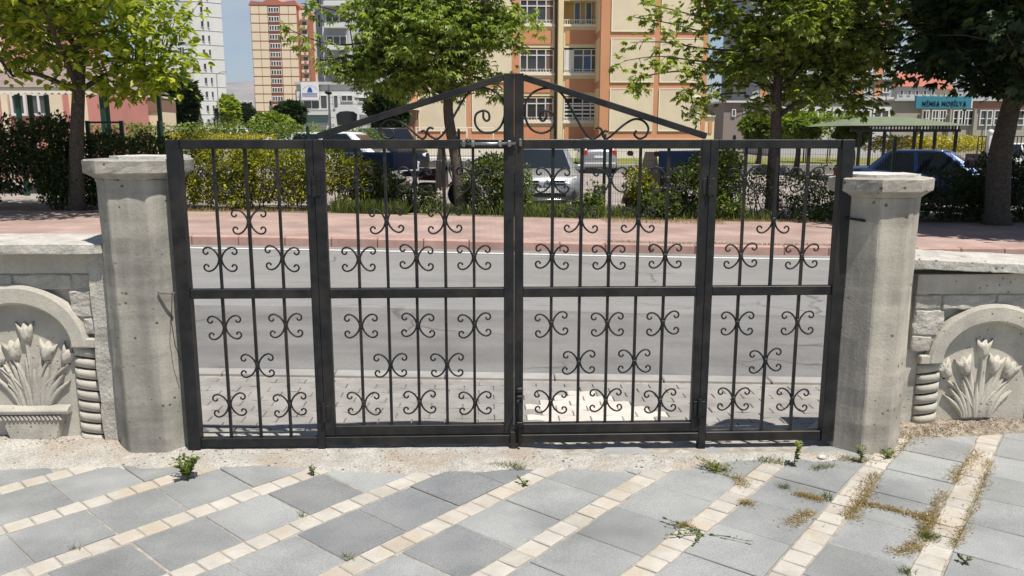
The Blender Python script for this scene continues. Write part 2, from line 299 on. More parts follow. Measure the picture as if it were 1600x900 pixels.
    def blade(s, pts, wds, h, y=0.0):                     # tapering ridge in the xz plane
        vs = []; fs = []; k = len(pts)
        for i, (x, z) in enumerate(pts):
            a = pts[min(i+1, k-1)]; b = pts[max(i-1, 0)]; t = Vector((a[0]-b[0], a[1]-b[1])).normalized(); nx, nz_ = -t.y, t.x
            for q, hh in ((-1, 0), (-0.75, 0.75), (0, 1), (0.75, 0.75), (1, 0)):
                vs.append((x+nx*wds[i]*q, y-h*hh, z+nz_*wds[i]*q))
        for i in range(k-1):
            for j in range(4): fs.append((i*5+j, i*5+j+1, i*5+j+6, i*5+j+5))
        return s.add(vs, fs)

def mkmesh(name, mb, mat, smooth=False, bevel=0.0, rough=None, fixn=True):
    me = bpy.data.meshes.new(name); me.from_pydata(mb.v, [], mb.f)
    if bevel or rough or fixn:
        bm = bmesh.new(); bm.from_mesh(me)
        if fixn: bmesh.ops.recalc_face_normals(bm, faces=bm.faces)
        if bevel: bmesh.ops.bevel(bm, geom=list(bm.edges), offset=bevel, segments=1, affect='EDGES', clamp_overlap=True)
        if rough:
            cuts, amp, sc, seed = rough
            for _ in range(cuts):
                le = [e for e in bm.edges if e.calc_length() > rough_len(rough)]
                if le: bmesh.ops.subdivide_edges(bm, edges=le, cuts=1, use_grid_fill=True)
            o = Vector((seed*3.1, seed*1.7, seed*0.9))
            for v in bm.verts:
                v.co += mnoise.noise_vector(v.co*sc+o)*amp+mnoise.noise_vector(v.co*sc*3.3+o)*amp*0.45
        bm.to_mesh(me); bm.free()
    if smooth: me.polygons.foreach_set('use_smooth', [True]*len(me.polygons))
    if mat is not None: me.materials.append(mat)
    me.update(); return me
def rough_len(r_): return 0.022
def link(name, me, parent=None, loc=(0, 0, 0), rot=(0, 0, 0), **kw):
    o = bpy.data.objects.new(name, me); COL.objects.link(o); o.parent = parent; o.location = loc; o.rotation_euler = rot
    for k, v in kw.items(): o[k] = v
    return o
class Thing:
    def __init__(s, name, label, cat, loc=(0, 0, 0), rz=0.0, group=None, kind=None):
        s.loc = Vector(loc); s.rz = rz; s.e = link(name, None, None, loc, (0, 0, rz)); s.e.empty_display_size = 0.2
        if label: s.e['label'] = label
        if cat: s.e['category'] = cat
        if group: s.e['group'] = group
        if kind: s.e['kind'] = kind
        s.inv = Matrix.Rotation(-rz, 4, 'Z') @ Matrix.Translation(-s.loc)
    def part(s, name, mb, mat, parent=None, world=True, smooth=False, bevel=0.0, rough=None, fixn=True, **kw):
        if world: mb.v = [tuple(s.inv @ Vector(p)) for p in mb.v]
        return link(name, mkmesh(name, mb, mat, smooth, bevel, rough, fixn), parent or s.e, **kw)
    def piece(s, name, me, loc, rot=(0, 0, 0), parent=None, world=True):
        if world: loc = s.inv @ Vector(loc)
        return link(name, me, parent or s.e, loc, rot)
def fastmesh(name, V, F, mat):            # V (n,3), F (m,k) arrays with the same k
    me = bpy.data.meshes.new(name); V = np.asarray(V, np.float32); F = np.asarray(F, np.int32); k = F.shape[1]
    me.vertices.add(len(V)); me.vertices.foreach_set('co', V.ravel()); me.loops.add(F.size); me.loops.foreach_set('vertex_index', F.ravel())
    me.polygons.add(len(F)); me.polygons.foreach_set('loop_start', np.arange(len(F), dtype=np.int32)*k)
    me.polygons.foreach_set('loop_total', np.full(len(F), k, np.int32)); me.update(calc_edges=True); me.materials.append(mat); return me
# leaf templates: length along +x, normal +z
def palmate(spread, n, wl, ln=1.0, droop=0.25):
    V = []; F = []
    for i in range(n):
        a = (i-(n-1)/2)*spread; L = ln*(1-0.28*abs(i-(n-1)/2)/max(1, (n-1)/2)); c, s_ = math.cos(a), math.sin(a); o = len(V)
        for x, y, z in ((0, 0, 0), (0.5*L, -wl, 0.04), (L, 0, -droop*L), (0.5*L, wl, 0.04)): V.append((x*c-y*s_, x*s_+y*c, z))
        F.append((o, o+1, o+2, o+3))
    return np.array(V), np.array(F)
T_COMP = palmate(0.62, 5, 0.15, 1.0, 0.3)
T_MAPLE = palmate(0.55, 5, 0.24, 1.0, 0.2)
T_BROAD = (np.array([(0, 0, 0), (0.3, -0.36, 0.06), (0.75, -0.24, 0), (1, 0, -0.16), (0.75, 0.24, 0), (0.3, 0.36, 0.06), (0.5, 0, 0.02)]), np.array([(0, 1, 2, 6), (6, 2, 3, 3), (0, 6, 4, 5), (6, 3, 4, 4)]))
T_BROAD = (np.array([(0, 0, -.03), (0.35, -0.38, 0.05), (1, 0, -0.2), (0.35, 0.38, 0.05)]), np.array([(0, 1, 2, 3)]))
T_BROAD = (np.array([(0, 0, 0), (0.18, -0.34, 0.06), (0.62, -0.33, 0.03), (1.05, 0, -0.18), (0, 0, 0), (1.05, 0, -0.18), (0.62, 0.33, 0.03), (0.18, 0.34, 0.06)]), np.array([(0, 1, 2, 3), (4, 5, 6, 7)]))
T_OVAL = (np.array([(0, 0, 0), (0.5, -0.3, 0.05), (1, 0, -0.08), (0.5, 0.3, 0.05)]), np.array([(0, 1, 2, 3)]))
T_BLADE = (np.array([(0, -0.022, 0), (0, 0.022, 0), (0.55, 0.018, 0.03), (1.0, 0, -0.05)]), np.array([(0, 1, 2, 3)]))
T_NEEDLE = palmate(0.4, 4, 0.05, 1.0, 0.1)
def leaves(name, pos, dirs, size, tmpl, mat, parent=None, origin=None, roll=1.0, kind='stuff', extra=None):
    TV, TF = tmpl; n = len(pos); d = dirs/np.linalg.norm(dirs, axis=1, keepdims=True)
    up = np.tile([0., 0., 1.], (n, 1))+rng.normal(0, roll*0.5, (n, 3)); sx = np.cross(up, d); sx /= np.linalg.norm(sx, axis=1, keepdims=True)+1e-9; u = np.cross(d, sx)
    sz = np.asarray(size).reshape(-1, 1, 1) if np.ndim(size) else np.full((n, 1, 1), size)
    V = (TV[None, :, 0:1]*d[:, None, :]+TV[None, :, 1:2]*sx[:, None, :]+TV[None, :, 2:3]*u[:, None, :])*sz+pos[:, None, :]
    if origin is not None: V = V-np.asarray(origin)
    F = TF[None]+(np.arange(n)*len(TV))[:, None, None]
    o = link(name, fastmesh(name, V.reshape(-1, 3), F.reshape(-1, TF.shape[1]), mat), parent)
    if kind: o['kind'] = kind
    return o
def sheet(name, mat, x0, x1, y0, y1, nx, ny, zf, parent=None, **kw):
    xs = np.linspace(x0, x1, nx+1); ys = np.linspace(y0, y1, ny+1); V = [(x, y, zf(x, y)) for y in ys for x in xs]
    F = [(j*(nx+1)+i, j*(nx+1)+i+1, (j+1)*(nx+1)+i+1, (j+1)*(nx+1)+i) for j in range(ny) for i in range(nx)]
    mb = MB(); mb.v = V; mb.f = F; return link(name, mkmesh(name, mb, mat, fixn=False), parent, **kw)

# ================================================================== GROUND, STREET
ys = [-30, 0, 3, 4.1, 4.25, 4.6, 8, 12, 17, 22, 28, 36, 45, 60, 90, 140, 220, 405, 800, 1600, 3200]
xs = [-3000, -1000, -400, -200, -100, -60, -40, -25, -15, -10, -7, -4, -2, 0, 2, 4, 7, 10, 15, 25, 40, 60, 100, 200, 400, 1000, 3000]
mb = MB(); mb.v = [(x, y, GZ(x, y)-0.16) for y in ys for x in xs]; nx = len(xs)
mb.f = [(j*nx+i, j*nx+i+1, (j+1)*nx+i+1, (j+1)*nx+i) for j in range(len(ys)-1) for i in range(nx-1)]
link('ground', mkmesh('ground', mb, earth, fixn=False), kind='structure')
# hills
mb = MB(); hx = np.linspace(-5000, 5000, 90); rows = [(3100, 0.0), (3500, 0.3), (4000, 0.75), (4600, 1.0), (5600, 0.9)]
for yy, k in rows:
    for x in hx: mb.v.append((x, yy+150*mnoise.noise(Vector((x/700, yy/500, 0))), 5+k*(262+50*mnoise.noise(Vector((x/900, 3, 0)))+22*mnoise.noise(Vector((x/260, 9, yy/600))))))
for j in range(len(rows)-1):
    for i in range(89): mb.f.append((j*90+i, j*90+i+1, (j+1)*90+i+1, (j+1)*90+i))
link('hills', mkmesh('hills', mb, hill_m, smooth=True, fixn=False), kind='structure')

ROAD_N, PATCH, ROAD_F, WALK_F = 5.74, 8.07, 12.48, 16.35
sheet('road', asphalt, -60, 60, ROAD_N+0.02, ROAD_F+0.05, 60, 6, lambda x, y: GZ(x, y)-0.02, kind='structure')
# darker strip of newer asphalt along the near side, with an uneven edge
mb = MB(); n_ = 240
for i in range(n_+1):
    x = -30+60*i/n_; mb.v += [(x, ROAD_N+0.02, GZ(x, 6)-0.016), (x, PATCH+0.05*mnoise.noise(Vector((x*0.9, 0, 0)))+0.02*mnoise.noise(Vector((x*5, 1, 0))), GZ(x, 7)-0.016)]
mb.f = [(2*i, 2*i+2, 2*i+3, 2*i+1) for i in range(n_)]
link('asphalt_strip', mkmesh('asphalt_strip', mb, asphalt_d, fixn=False), kind='structure')
mb = MB()
for i in range(n_+1):
    x = -30+60*i/n_; e = 0.012*mnoise.noise(Vector((x*4, 2, 0))); mb.v += [(x, 12.05+e, GZ(x, 12)-0.014), (x, 12.155-e, GZ(x, 12)-0.014)]
mb.f = [(2*i, 2*i+2, 2*i+3, 2*i+1) for i in range(n_)]
link('road_line', mkmesh('road_line', mb, line_m, fixn=False), kind='structure')
sheet('far_sidewalk', walk_m, -60, 60, ROAD_F+0.1, WALK_F, 120, 4, lambda x, y: GZ(x, y)+0.115, kind='structure')
kr = Thing('far_kerb', None, None, (0, ROAD_F, 0), kind='structure')
kme = [mkmesh('kerb_stone', MB().box(-0.347, 0.347, 0, 0.15, -0.15, 0.12+dz), kerb_m, bevel=0.018) for dz in (0, 0.004)]
for i in range(-17, 20):
    x = i*0.7+0.1; kr.piece('kerb_stone', kme[i % 2], (x, ROAD_F+random.uniform(-.006, .006), GZ(x, ROAD_F)), (0, math.atan(0.0265/math.cosh((x-.15)/6.5)**2), random.uniform(-.004, .004)))
# near pavement behind the gate: interlocking pavers
pv = Thing('near_pavement', None, None, (0, 4.1, 0), kind='structure')
sheet('paver_bed', bed_m, -40, 40, 4.2, ROAD_N-0.1, 80, 3, lambda x, y: GZ(x, y)-0.012, pv.e).location = (0, -4.1, 0)
def zig(x): return 0.011*(1 if int(math.floor(x/0.05)) % 2 == 0 else -1)
pl = [(-0.097, -0.047), (-0.055, -0.038), (0.0, -0.056), (0.055, -0.038), (0.097, -0.047)]
poly = pl+[(x, y+0.094) for x, y in reversed(pl)]
pme = [mkmesh('paver', MB().prism(poly, -0.03, 0), m_, bevel=0.004) for m_ in (paver_m, paver_pale)]
for r_ in range(15):
    y = 4.24+r_*0.0985
    for c_ in range(-13, 15):
        x = c_*0.2+(0.1 if r_ % 2 else 0)+0.15
        if abs(x-0.15) > 1.75+(y-4.1)*0.55 or y > ROAD_N-0.145: continue
        q = P(0, 0, 1); d = Vector((x, y, 0))
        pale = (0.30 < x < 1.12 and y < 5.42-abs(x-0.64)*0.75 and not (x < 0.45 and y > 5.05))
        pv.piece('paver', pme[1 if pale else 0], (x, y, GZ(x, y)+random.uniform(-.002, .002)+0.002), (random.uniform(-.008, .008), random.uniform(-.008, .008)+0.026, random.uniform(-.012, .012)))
nk = Thing('near_kerb', None, None, (0, ROAD_N, 0), kind='structure')
nkm = mkmesh('kerb_stone', MB().box(-0.39, 0.39, -0.1, 0.03, -0.2, 0.012), kerb_grey, bevel=0.008)
for i in range(-5, 6):
    x = i*0.787+0.1; nk.piece('kerb_stone', nkm, (x, ROAD_N, GZ(x, ROAD_N)), (0, 0.0265, 0))
# ---- planting strip, car park, lawns
sheet('planting_strip', soil, -60, 60, WALK_F-0.02, 18.4, 120, 3, lambda x, y: GZ(x, y)+0.10+0.03*mnoise.noise(Vector((x, y, 0))), kind='structure')
sheet('car_park', lot_m, -60, 60, 18.2, 46, 60, 10, lambda x, y: GZ(x, y)+0.03, kind='structure')
mb = MB().box(2.2, 30, 39.5, 39.7, -0.2, 0.24); link('lawn_kerb', mkmesh('lawn_kerb', mb, kerb_grey, bevel=0.02), kind='structure')
sheet('lawn', lawn, 2.2, 34, 39.65, 47, 30, 6, lambda x, y: 0.2+0.02*(y-39.6)+0.03*mnoise.noise(Vector((x, y, 3))), kind='structure')

# ================================================================== FOREGROUND PAVING
pav = Thing('courtyard_paving', None, None, (0, 3, 0), kind='structure')
link('paving_bed', mkmesh('paving_bed', MB().box(-9, 9, -3, 4.35, -0.12, -0.005), bed_m), pav.e, (0, -3, 0))
LN = [((0, 829), (275, 744)), ((25, 892), (395, 770)), ((400, 855), (662, 747)), ((537, 892), (800, 755)), ((800, 875), (1025, 735)), ((1012, 892), (1175, 755)), ((1232, 887), (1370, 720)), ((1445, 887), (1550, 690))]
lines = []
for a, b in LN:
    A = G(*a); B = G(*b); d = (B-A).normalized(); m_ = (A+B)/2; lines.append([m_.x-(m_.y-3.3)*d.x/d.y, math.atan2(d.y, d.x)])
# even out the row spacing along y = 3.3 and extend the pattern both ways
xs0 = [l_[0] for l_ in lines]; an = [l_[1] for l_ in lines]
pf = np.polyfit(range(8), an, 1); xf = np.polyfit(range(8), xs0, 2)
def row(i):
    x = np.polyval(xf, i); a = np.polyval(pf, min(max(i, -1), 9)); return Vector((x, 3.3)), Vector((math.cos(a), math.sin(a)))
def quad_piece(name, q, z, mat, inset, depth, bev):
    c = sum(q, Vector((0, 0)))/4; pts = []
    for i in range(4):
        v = q[i]-c; pts.append(v*(1-inset/max(v.length, .01)*1.4)+Vector((random.uniform(-.003, .003), random.uniform(-.003, .003))))
    me = mkmesh(name, MB().prism([(p_.x, p_.y) for p_ in pts], -depth, 0), mat, bevel=bev)
    pav.piece(name, me, (c.x, c.y, z), (random.uniform(-.010, .010), random.uniform(-.010, .010), 0))
nslab = 0
for i in range(-4, 12):
    o0, d0 = row(i); o1, d1 = row(i+1); n0 = Vector((-d0.y, d0.x)); n1 = Vector((-d1.y, d1.x)); hw = 0.052
    k0 = random.uniform(0, 0.3); sh_ = (o0-o1).dot((d0+d1)/2)
    for k in range(-5, 8):
        t0 = k*0.308+k0; t1 = t0+0.308
        q = [o0+d0*t0-n0*hw, o1+d1*(t0+sh_)+n1*hw, o1+d1*(t1+sh_)+n1*hw, o0+d0*t1-n0*hw]
        c = sum(q, Vector((0, 0)))/4
        ymax = 4.0 if c.x < 1.75 else 4.45
        if c.y < 2.25 or c.y > ymax or abs(c.x-0.1) > 0.72*c.y+0.55: continue
        quad_piece('slab', q, random.uniform(-.003, .004), slab_dark if (-0.85 < c.x < 0.2 and c.y-0.35*c.x > 2.95 and random.random() < 0.75) else slab_m, 0.004, 0.05, 0.003); nslab += 1
    for k in range(-16, 24):
        t0 = k*0.1045+k0*0.5; t1 = t0+0.1045
        q = [o0+d0*t0-n0*(hw-.002), o0+d0*t1-n0*(hw-.002), o0+d0*t1+n0*(hw-.002), o0+d0*t0+n0*(hw-.002)]
        c = sum(q, Vector((0, 0)))/4
        ymax = 3.95 if c.x < 1.75 else 4.4
        if c.y < 2.35 or c.y > ymax or abs(c.x-0.1) > 0.70*c.y+0.35: continue
        quad_piece('cobble', q, random.uniform(-.001, .003), cobble_m, 0.003, 0.05, 0.0035)
# mortar threshold under the gate; its thin front edge dies out unevenly over the slabs
def zthr(x, y):
    nz_ = mnoise.noise(Vector((x*1.6, 0.3, 0)))*0.07+mnoise.noise(Vector((x*5.5, 0.7, 0)))*0.03
    e = 3.80+nz_-0.05*math.sin((x+1.1)*1.4)
    if x > 1.7: e += (x-1.7)*0.55
    if x < -1.3: e += 0.02
    h = 0.016*sstep(e-0.05, e+0.10, y)-0.012*(1-sstep(e-0.06, e+0.02, y))
    return h+0.004*mnoise.noise(Vector((x*11, y*11, 1)))+0.0025*mnoise.noise(Vector((x*40, y*40, 2)))*sstep(e-.1, e, y)+(tilt(x)*0.6*sstep(3.9, 4.2, y) if abs(x) < 6 else 0)-0.022*sstep(0.05, 0.5, x)*sstep(3.88, 3.99, y)
tho = sheet('gate_threshold', threshold_m, -3.4, 3.6, 3.5, 4.20, 280, 40, zthr, kind='structure')
link('step', mkmesh('step', MB().box(-9, 9, 3.95, 4.195, -0.4, -0.05), threshold_m), tho)

# ================================================================== GATE
GY = 4.03
def stile(mb, x, wd, z0, z1, y0=GY-0.02, y1=GY+0.02): mb.box(x-wd/2, x+wd/2, y0, y1, z0, z1); return mb
sc_pts = [(0.006, 0), (0.009, 0.014), (0.016, 0.030), (0.027, 0.044), (0.041, 0.055), (0.056, 0.060), (0.070, 0.057), (0.079, 0.048), (0.081, 0.037), (0.076, 0.028), (0.067, 0.025), (0.059, 0.030), (0.0585, 0.038)]
full = [(x, 0, -z) for x, z in reversed(sc_pts[1:])]+[(x, 0, z) for x, z in sc_pts]
scroll_me = mkmesh('scroll', MB().tube(full, 0.0046, 6), iron, smooth=True)
collar_me = mkmesh('collar', MB().box(-0.0095, 0.0095, -0.0085, 0.0085, -0.014, 0.014), iron, bevel=0.003)
def bar_me(h, r_=0.0068): return mkmesh('bar', MB().box(-r_, r_, -r_, r_, 0, h), iron)
bar_hi = bar_me(0.69); bar_lo = bar_me(0.68)
def grille(T, bars, zlo, lorows, uprows):
    for i, x in enumerate(bars):
        T.piece('bar', bar_hi, (x, GY, 0.85), (random.uniform(-.003, .003), random.uniform(-.004, .004), random.uniform(-.2, .2))); T.piece('bar', bar_me(0.81-zlo), (x-0.002, GY, zlo))
        for z in (uprows[0], uprows[2], lorows[0], lorows[2]) if i % 2 == 0 else (uprows[1], lorows[1]):
            T.piece('collar', collar_me, (x, GY, z+random.uniform(-.004, .004)))
            for sgn in (0, math.pi):
                T.piece('scroll', scroll_me, (x, GY-0.001+random.uniform(-.002, .002), z+random.uniform(-.006, .006)), (0, random.uniform(-.06, .06), sgn))
UPR = (1.005, 1.185, 1.388); LOR = (0.663, 0.462, 0.255)
gs = Thing('gate_surround', 'fixed black iron side panels and floor sill framing the double gate', 'gate frame', (0.147, GY, 0.0))
gs.part('post', stile(MB(), -1.484, 0.062, 0.03, 1.582, GY-0.03, GY+0.03), iron, bevel=0.003)
gs.part('post', stile(MB(), 1.778, 0.062, 0.03, 1.582, GY-0.03, GY+0.03), iron, bevel=0.003)
gs.part('stile', stile(MB(), -0.843, 0.038, 0.0, 1.582), iron, bevel=0.0025)
gs.part('stile', stile(MB(), 1.121, 0.040, -0.02, 1.582), iron, bevel=0.0025)
for x0, x1 in ((-1.453, -0.862), (1.141, 1.747)):
    gs.part('top_rail', MB().box(x0, x1, GY-0.02, GY+0.02, 1.538, 1.5815), iron, bevel=0.0025)
    gs.part('middle_rail', MB().box(x0, x1, GY-0.02, GY+0.02, 0.808, 0.855), iron, bevel=0.0025)
gs.part('bottom_rail', MB().box(-1.453, -0.862, GY-0.02, GY+0.02, 0.035, 0.082), iron, bevel=0.0025)
gs.part('bottom_rail', MB().box(1.141, 1.747, GY-0.02, GY+0.02, 0.036, 0.086), iron, bevel=0.0025)
gs.part('floor_sill', MB().box(-0.824, 1.101, GY-0.02, GY+0.02, 0.038, 0.083), iron, bevel=0.0025)
gs.part('floor_stop', MB().box(0.125, 0.152, GY-0.034, GY-0.021, -0.01, 0.105), iron, bevel=0.002)
grille(gs, (-1.301, -1.150, -0.998), 0.08, LOR, UPR); grille(gs, (1.282, 1.438, 1.592), 0.085, LOR, UPR)
# wires and pins tying the posts to the concrete
gs.part('pin', MB().tube([(-1.52, GY-0.035, 0.84), (-1.60, GY-0.042, 0.845)], 0.006, 6), steel)
gs.part('pin', MB().tube([(1.79, GY-0.035, 1.20), (1.86, GY-0.09, 1.19)], 0.006, 6), dark_metal)
gs.part('tie_wire', MB().tube([(-1.53, 3.985, 0.84), (-1.545, 3.985, 0.7), (-1.535, 3.985, 0.58), (-1.512, 3.99, 0.50)], 0.002, 5), dark_metal)
def curl(c, rad, a0, turns, shrink, n=26):
    return [(c[0]+rad*(1-shrink*i/n)*math.cos(a0+turns*2*math.pi*i/n), c[1]+rad*(1-shrink*i/n)*math.sin(a0+turns*2*math.pi*i/n)) for i in range(n+1)]
def spline(pts, sub=5):
    o = []
    for i in range(len(pts)-1):
        p0, p1, p2, p3 = pts[max(i-1, 0)], pts[i], pts[i+1], pts[min(i+2, len(pts)-1)]
        for k in range(sub):
            t = k/sub; o.append(tuple(0.5*((2*p1[j])+(-p0[j]+p2[j])*t+(2*p0[j]-5*p1[j]+4*p2[j]-p3[j])*t*t+(-p0[j]+3*p1[j]-3*p2[j]+p3[j])*t**3) for j in range(len(p1))))
    return o+[tuple(pts[-1])]
BIG = [(210, 700), (212, 735), (196, 757), (176, 742), (178, 715), (200, 695), (238, 700), (262, 745), (245, 800), (180, 830), (115, 800), (84, 730), (84, 650), (130, 580), (220, 550), (300, 575), (370, 680), (430, 790), (490, 864), (540, 852), (562, 822), (545, 798), (522, 806)]
BIG = [(212, 700), (213, 735), (195, 757), (175, 735), (176, 760)][:0]+[(213, 700), (212, 738), (193, 756), (176, 742), (182, 705), (215, 692), (258, 715), (264, 770), (235, 815), (180, 831), (118, 805), (84, 735), (84, 650), (130, 580), (215, 551), (300, 576), (370, 680), (430, 790), (490, 864), (540, 852), (562, 822), (545, 798), (522, 806)]
SML = [(600, 824), (580, 818), (567, 842), (580, 864), (603, 862), (650, 822), (705, 776), (765, 745), (820, 756), (852, 800), (836, 850), (795, 866), (765, 842), (778, 815)]
def crop(p_): q = P(800+p_[0]/4, p_[1]/4, GY); return (q.x, q.z)
LEAFX = {1: (0.1455, 1.100), -1: (-0.823, 0.143)}
for sg, nm, lab in ((-1, 'gate_leaf', 'left leaf of the black iron double gate, carrying a zinc slide bolt'), (1, 'gate_leaf', 'right leaf of the black iron double gate, with a long drop bolt')):
    x0, x1 = LEAFX[sg]; T = Thing(nm, lab, 'gate', ((x0+x1)/2, GY, 0.09), group='leaves of the double gate')
    ci, co = (x0+0.022, x1-0.020) if sg > 0 else (x1-0.025, x0+0.026)
    wc, wo = (0.044, 0.040) if sg > 0 else (0.050, 0.052)
    T.part('stile', stile(MB(), ci, wc, 0.092, 1.892, GY-0.022, GY+0.02), iron, bevel=0.0025)
    T.part('stile', stile(MB(), co, wo, 0.092, 1.582), iron, bevel=0.0025)
    a, b = sorted((ci+(-1 if sg < 0 else 1)*wc/2, co+(1 if sg < 0 else -1)*wo/2))
    T.part('top_rail', MB().box(a, b, GY-0.02, GY+0.02, 1.538, 1.5815), iron, bevel=0.0025)
    T.part('middle_rail', MB().box(a, b, GY-0.02, GY+0.02, 0.806, 0.854), iron, bevel=0.0025)
    T.part('bottom_rail', MB().box(a, b, GY-0.02, GY+0.02, 0.092, 0.141), iron, bevel=0.0025)
    cx_ = ci+(0.5*wc if sg > 0 else -0.5*wc)
    T.part('sloping_rail', MB().bar((cx_, GY, 1.874), (co, GY, 1.598), 0.036, 0.030, up=(0, 0, 1)), iron, bevel=0.0025)
    bars = (-0.624, -0.482, -0.339, -0.196, -0.055) if sg < 0 else (0.333, 0.475, 0.617, 0.760, 0.900)
    grille(T, bars, 0.138, LOR, UPR)
    for pts in (BIG, SML):
        q = [crop(p_) for p_ in pts]; q = spline([((x if sg > 0 else 0.294-x), GY, z) for x, z in q])
        T.part('top_scroll', MB().tube(q, 0.0055, 6), iron, smooth=True)
    for z in (1.36, 0.22):
        hx_ = co+sg*wo/2; h = T.part('hinge', MB().lathe([(0.011, z-0.05), (0.011, z-0.002), (0.0095, z), (0.011, z+0.002), (0.011, z+0.05)], 10, (hx_, GY-0.03, 0)), iron, smooth=False)
        T.part('hinge_plate', MB().box(hx_-0.03, hx_+0.03, GY-0.0255, GY-0.0222, z-0.045, z+0.035), iron, parent=h, bevel=0.001)
    if sg < 0:
        bz = 1.562; b_ = T.part('slide_bolt', MB().tube([(-0.115, GY-0.034, bz), (0.150, GY-0.034, bz)], 0.008, 10), steel, smooth=True)
        for x in (-0.10, -0.055, 0.075, 0.12): T.part('bolt_guide', MB().box(x-0.009, x+0.009, GY-0.047, GY-0.022, bz-0.015, bz+0.015), steel, parent=b_, bevel=0.003)
        T.part('bolt_knob', MB().lathe([(0.003, 0), (0.009, 0.006), (0.009, 0.018), (0.004, 0.022)], 10, (-0.078, GY-0.034, bz+0.006)), steel, parent=b_, smooth=True)
    else:
        b_ = T.part('drop_bolt', MB().tube([(0.172, GY-0.036, 0.345), (0.172, GY-0.036, 0.03)], 0.0085, 10), iron, smooth=True)
        for z in (0.33, 0.29, 0.15): T.part('bolt_guide', MB().box(0.157, 0.187, GY-0.050, GY-0.023, z-0.012, z+0.012), iron, parent=b_, bevel=0.003)
        T.part('bolt_handle', MB().tube([(0.172, GY-0.044, 0.285), (0.160, GY-0.075, 0.283), (0.157, GY-0.078, 0.27)], 0.006, 8), iron, parent=b_, smooth=True)
        T.part('bolt_eye', MB().box(0.166, 0.180, GY-0.036, GY-0.023, 1.55, 1.585), steel, bevel=0.003)

# ================================================================== PILLARS AND RELIEF WALLS
def octo(cx, cy, hw, ch): return [(cx-hw+ch, cy-hw), (cx+hw-ch, cy-hw), (cx+hw, cy-hw+ch), (cx+hw, cy+hw-ch), (cx+hw-ch, cy+hw), (cx-hw+ch, cy+hw), (cx-hw, cy+hw-ch), (cx-hw, cy-hw+ch)]
def pillar(label, cx, yf, hw, z0, z1, mat, seed, ch=0.09):
    T = Thing('gate_pillar', label, 'pillar', (cx, yf+hw, z0), group='concrete gate pillars')
    T.part('shaft', MB().prism(octo(cx, yf+hw, hw, ch), z0-0.1, z1), mat, rough=(4, 0.0045, 9, seed), bevel=0.006)
    chw = hw+0.046
    mb = MB().loft([[(x, y, z) for x, y in octo(cx, yf+hw, h_, c_)] for h_, c_, z in ((hw+0.002, ch, z1-0.004), (hw+0.014, ch+.005, z1+0.008), (chw, ch+.022, z1+0.028), (chw+.002, ch+.022, z1+0.084), (chw-0.008, ch+.022, z1+0.090))])
    c = T.part('cap', mb, mat, rough=(3, 0.0042, 17, seed+2))
    T.part('mortar_top', MB().prism(octo(cx+0.03, yf+hw+0.07, chw-0.06, 0.07), z1+0.07, z1+0.104), concrete_top, parent=c, rough=(3, 0.004, 12, seed+5))
    return T
pillar('grey concrete pillar on the left of the gate, wide flat cap', -1.708, 3.985, 0.178, 0.0, 1.398, concrete, 1, 0.085)
pillar('beige concrete pillar on the right of the gate, lower chipped cap', 1.985, 3.90, 0.178, -0.02, 1.308, concrete_r, 8, 0.108)

